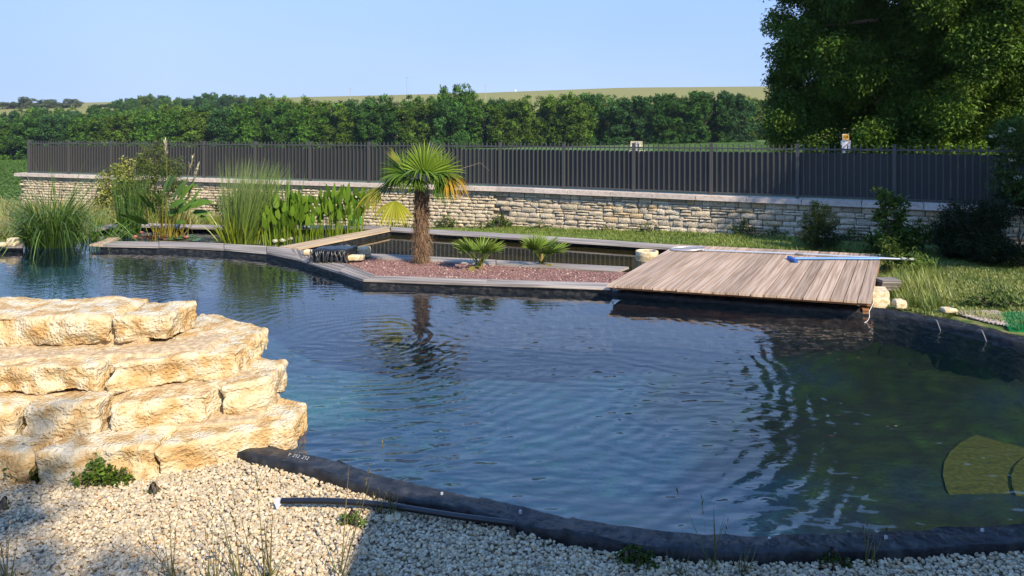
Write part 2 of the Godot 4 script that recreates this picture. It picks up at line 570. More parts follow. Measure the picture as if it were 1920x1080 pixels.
func back_basin() -> PackedVector2Array:
	return PackedVector2Array([Vector2(-2.584, -14.766), Vector2(-3.886, -12.242), Vector2(-3.315, -11.826), Vector2(-2.749, -11.339), Vector2(-2.329, -11.514), Vector2(1.617, -10.413), Vector2(2.7, -10.2), Vector2(3.3, -12.3), Vector2(3.103, -13.472), Vector2(-2.724, -15.84)])

func flat_sheet(o: PackedVector2Array) -> ArrayMesh:
	var b := MB.new()
	for p in o: b.vert(Vector3(p.x, 0.0, p.y), Vector2((p.x + 13.0) / 19.968, (-3.0 - p.y) / 13.312))
	var t := Geometry2D.triangulate_polygon(o)
	for i in range(0, t.size(), 3):
		var n := (b.v[t[i + 2]] - b.v[t[i]]).cross(b.v[t[i + 1]] - b.v[t[i]])
		if n.y > 0: b.tri(t[i], t[i + 1], t[i + 2])
		else: b.tri(t[i], t[i + 2], t[i + 1])
	return b.mesh()

func water() -> void:
	var im := Image.create(1536, 1024, false, Image.FORMAT_RF)
	# 1 texel = 1.3 cm over 20 m x 13.3 m
	var fine := noise(61, 0.05, 3)
	var slow := noise(62, 0.006, 2)
	var warp := noise(63, 0.012, 3)
	var data := PackedFloat32Array()
	data.resize(1536 * 1024)
	var k := 0
	for j in 1024:
		var z := -3.0 - j * 0.013
		for i in 1536:
			var x := -13.0 + i * 0.013
			var wx := warp.get_noise_2d(i, j)
			var dx := x + 1.6
			var dz := z + 7.2
			var r := sqrt(dx * dx + dz * dz)
			var far := 1.0 / (1.0 + r * 0.18)
			var h := 0.50 * sin(r * 44.0 + wx * 6.0) * far * (0.5 + 0.5 * slow.get_noise_2d(i + 500, j))
			h += 0.16 * sin((x * 0.35 - z) * 30.0 + wx * 9.0) * (0.55 + 0.8 * slow.get_noise_2d(i, j))
			h += 0.72 * fine.get_noise_2d(i * 0.7, j * 1.9) * (0.6 + 0.6 * slow.get_noise_2d(i, j + 700))
			h += 0.9 * wx
			data[k] = 0.5 + 0.2 * h * (lerpf(0.27, 1.0, smoothstep(-8.6, -5.2, z)) + 0.35 * smoothstep(-6.0, -4.2, z))
			k += 1
	im.set_data(1536, 1024, false, Image.FORMAT_RF, data.to_byte_array())
	var m := mat(lin(0.006, 0.075, 0.16, 0.03), 0.02, 0.5)
	m.transparency = BaseMaterial3D.TRANSPARENCY_ALPHA
	m.heightmap_enabled = true
	m.heightmap_texture = ImageTexture.create_from_image(im)
	m.heightmap_scale = 4.2
	m.texture_repeat = false
	M.water = m
	var whole := pond_outline()
	var n_w := 0
	for o in Geometry2D.clip_polygons(whole, back_basin()):
		if n_w == 0: struct("water", flat_sheet(o), m, "clear rippled water of the swimming pond")
		n_w += 1
	var calm := mat(lin(0.055, 0.045, 0.012, 0.30), 0.02, 0.5)
	calm.transparency = BaseMaterial3D.TRANSPARENCY_ALPHA
	for o in Geometry2D.intersect_polygons(whole, back_basin()):
		struct("water", flat_sheet(o), calm, "still olive water of the back basin")
		break
	# round entry steps under the water
	var s := thing("pond_steps", "olive round entry steps under water in the pond's near corner", "steps", Vector3(5.1, 0, -4.6))
	for q in [[1.95, -0.612], [1.5, -0.592]]:
		var d := MB.new()
		var n := 48
		for a in n:
			var e := Vector3(cos(TAU * a / n), 0, sin(TAU * a / n))
			var g := Vector3(cos(TAU * (a + 1) / n), 0, sin(TAU * (a + 1) / n))
			var up := Vector3(0, q[1], 0)
			d.facet(up, up + g * q[0], up + e * q[0])
			d.face([up + e * q[0], up + g * q[0], up + g * q[0] + Vector3(0, -0.9, 0), up + e * q[0] + Vector3(0, -0.9, 0)])
		put("step", d.mesh(), textured(noise(64, 0.04, 4), [[0.018, 0.026, 0.002], [0.040, 0.048, 0.003]], [0.3, 0.7], Vector3.ONE, 0.9), s)

# ---- liner -----------------------------------------------------------------------------------

func rim(path: Array, parent: Node, side: float, seams: Array, low: float) -> void:
	# profile across, from the water outwards: offset, height
	var prof := [[0.0, low], [-0.005, -0.05], [0.0, 0.015], [0.012, 0.040], [0.03, 0.050], [0.08, 0.056], [0.135, 0.059], [0.17, 0.057], [0.182, 0.050], [0.189, 0.02], [0.194, -0.06]]
	var b := MB.new()
	var run := 0.0
	for i in path.size():
		var f: Vector3 = (path[mini(i + 1, path.size() - 1)] - path[maxi(i - 1, 0)]).normalized()
		var out := Vector3(-f.z, 0, f.x) * side
		if i > 0: run += path[i].distance_to(path[i - 1])
		var lap := 0.0
		for s in seams:
			if run > s: lap = maxf(lap, 0.012 * exp(-(run - s) * 7.0))
		for j in prof.size():
			var o: float = prof[j][0]
			var h: float = prof[j][1]
			var g := NZ.get_noise_3d(run * 150.0, j * 28.0, 0) * 0.020 + NR.get_noise_3d(run * 260.0, j * 14.0 + run * 60.0, 5) * 0.012
			var p: Vector3 = path[i] + out * (o + g * 0.5) + Vector3(0, h + (g + lap if h > -0.02 else 0.0), 0)
			b.vert(p, Vector2(run, o))
	var n := prof.size()
	for i in path.size() - 1:
		for j in n - 1:
			var k := i * n + j
			if side > 0: b.quad(k, k + 1, k + n + 1, k + n)
			else: b.quad(k, k + n, k + n + 1, k + 1)
	put("rim", b.mesh(), M.liner, parent)

func wall_strip(path: Array, parent: Node, top := 0.072, low := -0.75) -> void:
	var b := MB.new()
	var p := smooth(path, 0.08) if path.size() > 9 else path
	var pts := []
	for i in p.size() - 1:
		var n := maxi(1, int(p[i].distance_to(p[i + 1]) / 0.06))
		for k in n: pts.append(p[i].lerp(p[i + 1], float(k) / n))
	pts.append(p[-1])
	var run := 0.0
	for i in pts.size():
		var f: Vector3 = (pts[mini(i + 1, pts.size() - 1)] - pts[maxi(i - 1, 0)]).normalized()
		var s := Vector3(-f.z, 0, f.x)
		if i: run += pts[i].distance_to(pts[i - 1])
		var ys := [top, 0.045, 0.02, -0.01, -0.05, -0.2, low]
		for j in ys.size():
			var g := NZ.get_noise_2d(run * 160.0, ys[j] * 300.0) * 0.010 + NR.get_noise_2d(run * 130.0 + ys[j] * 200.0, 3.0) * 0.008
			b.vert(Vector3(pts[i].x, ys[j], pts[i].z) + s * g, Vector2(run, ys[j]))
	for i in pts.size() - 1:
		for j in 6:
			var k := i * 7 + j
			b.quad(k, k + 1, k + 8, k + 7)
	put("liner_wall", b.mesh(), M.liner, parent)

func liner() -> void:
	var near := smooth([Vector3(-1.885, 0.05, -4.785), Vector3(-1.613, 0.05, -4.628), Vector3(-1.367, 0.05, -4.511), Vector3(-1.214, 0.05, -4.451), Vector3(-0.835, 0.05, -4.24), Vector3(-0.494, 0.05, -4.079), Vector3(-0.18, 0.05, -3.958), Vector3(0.116, 0.05, -3.817), Vector3(0.394, 0.05, -3.711), Vector3(0.662, 0.05, -3.641), Vector3(0.928, 0.05, -3.602), Vector3(1.194, 0.05, -3.582), Vector3(1.466, 0.05, -3.582), Vector3(1.746, 0.05, -3.602), Vector3(2.179, 0.05, -3.641), Vector3(2.695, 0.05, -3.706), Vector3(3.5, 0, -4.02), Vector3(4.6, 0, -4.15), Vector3(5.8, 0, -4.7), Vector3(6.25, 0, -5.6), Vector3(5.85, 0, -6.45), Vector3(5.01, 0.05, -6.888), Vector3(4.841, 0.05, -7.262), Vector3(4.614, 0.05, -7.613), Vector3(4.405, 0.05, -7.858), Vector3(4.145, 0.05, -8.047), Vector3(3.725, 0.05, -8.194), Vector3(3.288, 0.05, -8.348), Vector3(2.845, 0.05, -8.534), Vector3(2.256, 0.05, -8.757), Vector3(1.635, 0.05, -8.992), Vector3(1.243, 0.05, -9.114)], 0.035)
	for i in near.size(): near[i].y = 0.0
	var t := thing("pond_liner", "black rubber liner rolled over the pond's rim beside the gravel", "pond liner")
	rim(near, t, 1.0, [0.9, 1.9, 2.45, 3.5, 4.3, 8.5, 9.3, 10.1], -0.6)
	# washers screwed through the rim
	for p in [Vector3(-0.394, 0.064, -3.942), Vector3(0.045, 0.064, -3.753), Vector3(1.281, 0.064, -3.501), Vector3(1.867, 0.064, -3.515), Vector3(2.39, 0.064, -3.577)]:
		var b := MB.new()
		b.tube([p + Vector3(0, -0.03, 0), p + Vector3(0, 0.012, 0)], [0.0095, 0.008], 10)
		put("washer", b.mesh(), mat(lin(0.38, 0.39, 0.40), 0.5), t)
	# walls of liner under the boards
	for q in [[Vector3(-7.36, 0.08, -12.601), Vector3(-6.26, 0.08, -12.482), Vector3(-4.988, 0.08, -12.194), Vector3(-4.116, 0.08, -11.812), Vector3(-3.404, 0.08, -11.234), Vector3(-2.496, 0.08, -10.233), Vector3(-2.036, 0.08, -9.635), Vector3(1.299, 0.08, -9.119)],
		[Vector3(-6.587, 0.08, -13.134), Vector3(-7.512, 0.08, -13.134), Vector3(-7.36, 0.08, -12.601)],
		[Vector3(-6.587, 0.08, -13.134), Vector3(-5.294, 0.08, -12.941), Vector3(-4.038, 0.08, -12.394), Vector3(-2.571, 0.08, -15.086), Vector3(-7.13, 0.08, -15.304), Vector3(-8.714, 0.08, -15.714), Vector3(-8.829, 0.08, -14.79)],
		[Vector3(-3.363, 0.08, -11.839), Vector3(-3.429, 0.08, -12.571), Vector3(-2.519, 0.08, -14.586), Vector3(0.412, 0.08, -13.608), Vector3(2.842, 0.08, -12.424), Vector3(2.1, 0.08, -10.3)],
		[Vector3(-2.783, 0.08, -11.478), Vector3(-2.395, 0.08, -11.839), Vector3(1.66, 0.08, -10.688)],
		[Vector3(-10.213, 0.08, -12.482), Vector3(-8.72, 0.08, -12.512), Vector3(-8.903, 0.08, -12.816)]]:
		wall_strip(q, t)
	# lettering stencilled on the near end of the rim
	var tm := TextMesh.new()
	var fo := SystemFont.new()
	fo.font_names = PackedStringArray(["Droid Sans Mono"])
	tm.font = fo
	tm.text = "P 212 212"
	tm.font_size = 16
	tm.pixel_size = 0.0018
	tm.depth = 0.001
	var w := put("print", tm, mat(lin(0.30, 0.30, 0.30), 0.8), t)
	var a := Vector3(-1.328, 0.075, -4.382)
	w.basis = Basis(Vector3(0.93, 0, 0.36).normalized(), Vector3(0.3, 0.55, -0.78).normalized(), Vector3(-0.2, 0.8, 0.5).normalized()).orthonormalized()
	w.position = a

# ---- the wall and its fence --------------------------------------------------------------------

const WALL_A := Vector3(-17.45, 0, -25.16)
const WALL_B := Vector3(-0.31, 0, -18.5)
const WALL_C := Vector3(12.0, 0, -11.95)
const CAP_TOP := 0.71

func stone_shape(sd: int) -> ArrayMesh:
	rng.seed = sd
	var b := MB.new()
	var nx := 4
	var ny := 3
	var c0 := [rv(0.0, 0.04), rv(0.0, 0.05), 0.0, 0.0]
	for j in ny + 1:
		for i in nx + 1:
			var u := float(i) / nx
			var w := float(j) / ny
			var rim_ := 0.0 if (i in [0, nx] or j in [0, ny]) else 1.0
			var p := Vector3(u - 0.5, w - 0.5, 0.36 + rim_ * rv(-0.02, 0.26) - (1.0 - rim_) * rv(-0.06, 0.12))
			if i in [0, nx] and j in [0, ny]: p -= Vector3((u - 0.5) * c0[0] * 2.0, (w - 0.5) * c0[1] * 2.4, 0.06)
			elif i in [0, nx]: p.x += rv(-0.025, 0.01) * (1 if i else -1)
			elif j in [0, ny]: p.y += rv(-0.07, 0.02) * (1 if j else -1)
			b.vert(p)
	var n := nx + 1
	for j in ny:
		for i in nx:
			var k := j * n + i
			b.quad(k, k + n, k + n + 1, k + 1)
	var ring := []
	for i in nx: ring.append(i)
	for j in ny: ring.append(j * n + nx)
	for i in nx: ring.append(ny * n + nx - i)
	for j in ny: ring.append((ny - j) * n)
	for i in ring.size():
		var a := b.v[ring[i]]
		var e := b.v[ring[(i + 1) % ring.size()]]
		var k := b.vert(a); b.vert(e); b.vert(e - Vector3(0, 0, 0.6 + e.z)); b.vert(a - Vector3(0, 0, 0.6 + a.z))
		b.quad(k, k + 1, k + 2, k + 3)
	return b.mesh()

func garden_wall() -> void:
	var t := thing("stone_wall", "long pale rubble stone wall with flat coping, standing under the dark fence", "wall")
	var shapes := []
	for i in 10: shapes.append(stone_shape(900 + i))
	rng.seed = 12
	var spots := []
	for seg in 2:
		var a: Vector3 = [WALL_A, WALL_B][seg]
		var e: Vector3 = [WALL_B, WALL_C][seg]
		var d := (e - a).normalized()
		var n := Vector3(-d.z, 0, d.x)
		var long := a.distance_to(e)
		# the core behind the stones, and its footing
		var core := MB.new()
		var f0 := a + n * 0.10
		var f1 := e + n * 0.10
		core.box8([Vector3(f0.x, -1.3, f0.z), Vector3(f1.x, -1.3, f1.z), Vector3(f1.x, -1.3, f1.z) - n * 0.32, Vector3(f0.x, -1.3, f0.z) - n * 0.32,
			Vector3(f0.x, 0.60, f0.z), Vector3(f1.x, 0.60, f1.z), Vector3(f1.x, 0.60, f1.z) - n * 0.32, Vector3(f0.x, 0.60, f0.z) - n * 0.32])
		put("mortar", core.mesh(), M.joint, t)
		var y := 0.598
		while y > -0.95:
			var h: float = rv(0.062, 0.105) if seg == 0 else rv(0.085, 0.145)
			var s := -rv(0.0, 0.15)
			while s < long:
				var w: float = rv(0.14, 0.38) * (0.9 if seg == 0 else 1.15)
				var tall := h
				var mid := a + d * (s + w * 0.5)
				if y > wall_foot(mid.x) - 0.08 and s > -0.05 and s + w < long + 0.1:
					var z := rv(-0.012, 0.012)
					var bs := Basis(d, Vector3.UP, n) * Basis.from_scale(Vector3(w - 0.012, tall - 0.011, 0.135))
					var halves := 2 if seg == 1 and rng.randf() < 0.3 and tall > 0.1 else 1
					for part in halves:
						var ht := tall / halves
						bs = Basis(d, Vector3.UP, n) * Basis.from_scale(Vector3(w - rv(0.006, 0.014), ht - rv(0.004, 0.012), 0.135))
						spots.append([Transform3D(bs, Vector3(mid.x, y - ht * (part + 0.5), mid.z) + n * (0.115 + z + rv(-0.006, 0.006))), Vector3(mid.x, y, mid.z).distance_to(Vector3(0, 2, 0))])
				s += w
			y -= h
	spots.sort_custom(func(p, q): return p[1] < q[1])
	var rest := MB.new()
	for i in spots.size():
		var sh: ArrayMesh = shapes[rng.randi() % 10]
		if i < 300:
			var o := put("stone", sh, M.stone[[0, 0, 1, 2, 2, 3, 4, 0][rng.randi() % 8]], t)
			o.transform = spots[i][0]
		else:
			var ar := sh.surface_get_arrays(0)
			var k := rest.v.size()
			var g := rv(0.8, 1.15)
			var col := Color(0.295 * g, 0.25 * g * rv(0.97, 1.03), 0.185 * g)
			for p in ar[Mesh.ARRAY_VERTEX]: rest.vert(spots[i][0] * p, Vector2.ZERO, col * 2.1)
			for x in ar[Mesh.ARRAY_INDEX]: rest.ix.append(k + x)
	var rm: StandardMaterial3D = M.stone[0].duplicate()
	rm.albedo_color = Color.WHITE
	rm.vertex_color_use_as_albedo = true
	var ro := put("stones", rest.mesh(), rm, t)
	ro.set_meta("kind", "stuff")
	# coping slabs
	for seg in 2:
		var a: Vector3 = [WALL_A, WALL_B][seg]
		var e: Vector3 = [WALL_B, WALL_C][seg]
		var d := (e - a).normalized()
		var n := Vector3(-d.z, 0, d.x)
		var long := a.distance_to(e)
		var s := 0.0 if seg == 1 else -0.12
		while s < long - 0.05:
			var w := minf(rv(0.85, 1.15), long - s)
			var b := MB.new()
			var y0 := 0.603 + rv(-0.002, 0.002)
			var q := []
			var sk := rv(-0.006, 0.006)
			for yy in [y0, CAP_TOP + rv(-0.003, 0.003)]:
				var bev := 0.0 if yy == y0 else 0.008
				for c in [[s + 0.003 + bev, 0.27 + sk - bev], [s + w - 0.003 - bev, 0.27 + sk - bev], [s + w - 0.003 - bev, -0.24], [s + 0.003 + bev, -0.24]]:
					q.append(a + d * c[0] + n * c[1] + Vector3(0, yy, 0))
			b.box8(q)
			put("coping_slab", b.mesh(), M.cap[rng.randi() % 3], t)
			s += w

func board_shape(w: float, h: float) -> ArrayMesh:
	var b := MB.new()
	var pts := [Vector2(-w / 2, 0), Vector2(w / 2, 0)]
	for i in 9:
		var t := PI * i / 8.0
		pts.append(Vector2(w / 2 * cos(t), h - 0.052 + 0.052 * sin(t)))
	for k in range(1, pts.size() - 1):
		b.facet(Vector3(pts[0].x, pts[0].y, 0.008), Vector3(pts[k].x, pts[k].y, 0.008), Vector3(pts[k + 1].x, pts[k + 1].y, 0.008))
		b.facet(Vector3(pts[0].x, pts[0].y, -0.008), Vector3(pts[k + 1].x, pts[k + 1].y, -0.008), Vector3(pts[k].x, pts[k].y, -0.008))
	for k in pts.size():
		var p: Vector2 = pts[k]
		var q: Vector2 = pts[(k + 1) % pts.size()]
		b.face([Vector3(p.x, p.y, -0.008), Vector3(q.x, q.y, -0.008), Vector3(q.x, q.y, 0.008), Vector3(p.x, p.y, 0.008)])
	return b.mesh()

func fence() -> void:
	var t := thing("metal_fence", "dark grey metal fence of bars and round-topped boards on the stone wall", "fence")
	var bar := MB.new()
	bar.box(Vector3(0, 0.60, 0), Vector3(0.022, 1.10, 0.022))
	var bar_m := bar.mesh()
	var post := MB.new()
	post.box(Vector3(0, 0.575, 0), Vector3(0.07, 1.15, 0.07))
	post.box(Vector3(0, 1.158, 0), Vector3(0.078, 0.014, 0.078))
	var post_m := post.mesh()
	for seg in 2:
		var a: Vector3 = [Vector3(-17.2, 0, -25.06), WALL_B][seg]
		var e: Vector3 = [WALL_B, WALL_C][seg]
		var d := (e - a).normalized()
		var n := Vector3(-d.z, 0, d.x)
		var step: float = 18.12 / 9.0 if seg == 0 else 1.82
		var panels: int = 9 if seg == 0 else 7
		var bars: int = 15 if seg == 0 else 14
		var bs := Basis(d, Vector3.UP, n)
		var bm := board_shape(step / (bars + 1) - 0.012, 0.94)
		for k in panels + 1:
			if k == 0 and seg == 1: continue
			put("post", post_m, M.metal, t).transform = Transform3D(bs, a + d * step * k + Vector3(0, CAP_TOP + 0.002, 0))
		for k in panels:
			var p := a + d * step * k + Vector3(0, CAP_TOP, 0)
			for y in [0.055, 1.055]:
				var r := MB.new()
				r.bar(p + d * 0.036 + Vector3(0, y, 0), p + d * (step - 0.036) + Vector3(0, y, 0), 0.034, 0.034)
				put("rail", r.mesh(), M.metal, t)
			for j in bars + 1:
				var o := put("board", bm, M.board, t)
				o.transform = Transform3D(bs, p + d * step * (j + 0.5) / (bars + 1) - n * 0.032 + Vector3(0, 0.045 + rv(-0.004, 0.004), 0))
				if j < bars:
					put("bar", bar_m, M.metal, t).transform = Transform3D(bs, p + d * step * (j + 1) / (bars + 1) + n * 0.002 + Vector3(0, 0.001, 0))

# ---- trees ---------------------------------------------------------------------------------------

# blobs: [centre, radius] in the tree's own space
func crown(parent: Node, blobs: Array, per_area: float, m: ArrayMesh, material: Material, size: float, ca: Color, cb: Color, called := "crown", shell := 0.55) -> void:
	var where := []
	var cols := []
	for q in blobs:
		var r: float = q[1]
		var n := int(per_area * r * r)
		var own := rv(0.75, 1.2)
		for i in n:
			var d := rdir()
			var k := pow(rv(shell, 1.0), 0.6) * r * (1.0 + 0.18 * NZ.get_noise_3dv((d * 2.0 + q[0]) * 60.0))
			var p: Vector3 = q[0] + d * k * Vector3(1.0, 0.85, 1.0)
			where.append(Transform3D(spin(size * rv(0.7, 1.25)), p))
			var c := ca.lerp(cb, rv(0, 1)) * own * rv(0.8, 1.2)
			c.a = 1.0
			cols.append(c)
	scatter(called, m, material, where, cols, parent, false)

func limbs(parent: Node, height: float, r: float, targets: Array, m: Material, fork := 0.35) -> void:
	var b := MB.new()
	var path := []
	var rad := []
	for i in 7:
		var t := i / 6.0
		path.append(Vector3(NZ.get_noise_2d(i * 60.0, height * 90.0) * 0.25 * t * height * 0.1, height * t, NZ.get_noise_2d(i * 60.0, 900.0 + height * 90.0) * 0.025 * t * height))
		rad.append(r * (1.35 if i == 0 else 1.0) * (1.0 - 0.75 * t))
	b.tube(path, rad, 9)
	for q in targets:
		var at: Vector3 = path[0].lerp(path[6], clampf(fork + rv(0.0, 0.4), 0, 0.95))
		var mid: Vector3 = at.lerp(q, 0.5) + Vector3(0, 0.12 * at.distance_to(q), 0)
		b.tube([at, mid, q], [r * 0.35, r * 0.22, r * 0.06], 6)
	put("trunk", b.mesh(), m, parent)

func ellipsoid_blobs(n: int, at: Vector3, radii: Vector3, r0: float, r1: float, low := -1.0) -> Array:
	var out := []
	for i in n:
		var d := rdir()
		while d.y < low: d = rdir()
		out.append([at + d * radii * pow(rv(0.45, 1.0), 0.5), rv(r0, r1)])
	return out

func big_trees() -> void:
	rng.seed = 101
	var leafm := sprig(201, 13, 0.21, 0.125, 0.3)
	var t := thing("leafy_tree", "huge broad leafy tree with hanging sunlit branches behind the fence", "tree", Vector3(13.6, -0.6, -22.5))
	var blobs := ellipsoid_blobs(110, Vector3(0, 9.0, 0), Vector3(3.9, 6.6, 3.5), 0.9, 1.4)
	# boughs that stand out of the mass, with gaps between them
	for i in 95:
		var d := rdir()
		d.z = absf(d.z) * 1.2 - 0.25
		d = d.normalized()
		var at := Vector3(0, 8.6, 0) + d * Vector3(4.9, 7.0, 4.7) * rv(0.95, 1.08)
		blobs.append([at, rv(0.42, 0.72)])
		blobs.append([at + Vector3(rv(-0.3, 0.3), -0.6, rv(0.0, 0.3)), rv(0.35, 0.55)])
	# low boughs that hang to the fence
	for q in [[-4.6, 3.2, 0.4], [-4.2, 2.3, 1.2], [-3.4, 2.6, 2.6], [-2.4, 2.1, 3.2], [-1.4, 1.9, 3.6], [-0.3, 2.0, 3.7], [0.8, 1.9, 3.6], [1.9, 2.1, 3.3], [3.0, 2.1, 2.8], [-4.9, 4.6, 0.0], [-4.6, 5.6, 0.8], [-1.9, 3.2, 3.6], [0.4, 3.0, 3.9], [2.4, 3.3, 3.4], [4.0, 2.6, 1.6], [-4.5, 7.2, 0.8], [-4.4, 8.6, 0.5], [-4.4, 3.6, -1.0], [-3.6, 4.2, 1.5], [-4.0, 5.2, -0.6], [-3.2, 3.2, 0.0], [-2.6, 4.2, 2.4], [-1.2, 3.8, 2.8], [-3.8, 6.4, 1.6], [-4.9, 6.3, -0.4], [1.2, 4.2, 3.2], [3.4, 4.4, 2.2], [-5.2, 2.6, 0.6], [-4.7, 9.8, 0.2], [-4.2, 11.2, 0.2], [-5.0, 3.6, 0.5], [-4.4, 4.4, -1.2], [-4.8, 2.9, -0.6], [-5.3, 3.0, 1.0], [-5.0, 5.2, 0.4], [-4.3, 4.9, 0.8], [-4.0, 5.4, 0.0], [-2.7, 3.4, 0.0], [-2.2, 3.0, 1.0], [-3.2, 3.8, 0.6]]:
		blobs.append([Vector3(q[0], q[1], q[2]), rv(0.5, 0.8)])
	crown(t, blobs, 430.0, leafm, M.leaf, 0.50, Color(0.038, 0.085, 0.011), Color(0.092, 0.160, 0.019), "crown", 0.25)
	limbs(t, 9.0, 0.38, [Vector3(-4, 6, 1), Vector3(3, 7, 2), Vector3(0, 10, -3), Vector3(-2, 11, 1), Vector3(2, 3.5, 3), Vector3(-3, 3.6, 2)], M.pale_bark)
	rng.seed = 102
	var t2 := thing("dark_tree", "tall dark tree at the edge of view behind the broad leafy tree", "tree", Vector3(19.5, -0.6, -26.5))
	crown(t2, ellipsoid_blobs(90, Vector3(0, 7.0, 0), Vector3(4.2, 7.0, 4.2), 1.1, 1.7), 160.0, leafm, M.leaf, 0.66, Color(0.018, 0.035, 0.008), Color(0.035, 0.055, 0.012))
	limbs(t2, 9.0, 0.35, [Vector3(-3, 6, 1), Vector3(3, 8, 1), Vector3(0, 10, 2)], M.bark)
	# garden trees beside the view: they shade the fence's end, the bushes and the lawn
	rng.seed = 103
	for q in [[Vector3(12.3, 0, -9.9), Vector3(0, 6.6, 0), Vector3(2.1, 2.4, 2.0), 21, "garden tree with a high crown beside the fence's shaded end"], [Vector3(12.6, 0, -6.3), Vector3(0, 6.0, 0), Vector3(1.3, 1.5, 1.2), 16, "garden tree with a wide crown standing beside the lawn"]]:
		var g := thing("garden_tree", q[4], "tree", q[0])
		crown(g, ellipsoid_blobs(q[3], q[1], q[2], 0.7, 1.1), 90.0, leafm, M.leaf, 0.6, Color(0.03, 0.06, 0.01), Color(0.06, 0.10, 0.02))
		limbs(g, 6.0, 0.2, [Vector3(-1.5, 6, 1), Vector3(1.5, 7, 0.5), Vector3(0, 7, -1.5)], M.bark)

const ORDINAL := ["first", "second", "third", "fourth", "fifth", "sixth", "seventh", "eighth", "ninth", "tenth", "eleventh", "twelfth", "thirteenth", "fourteenth", "fifteenth", "sixteenth", "seventeenth", "eighteenth", "nineteenth", "twentieth", "twenty-first", "twenty-second", "twenty-third", "twenty-fourth", "twenty-fifth", "twenty-sixth", "twenty-seventh", "twenty-eighth", "twenty-ninth", "thirtieth", "thirty-first", "thirty-second"]

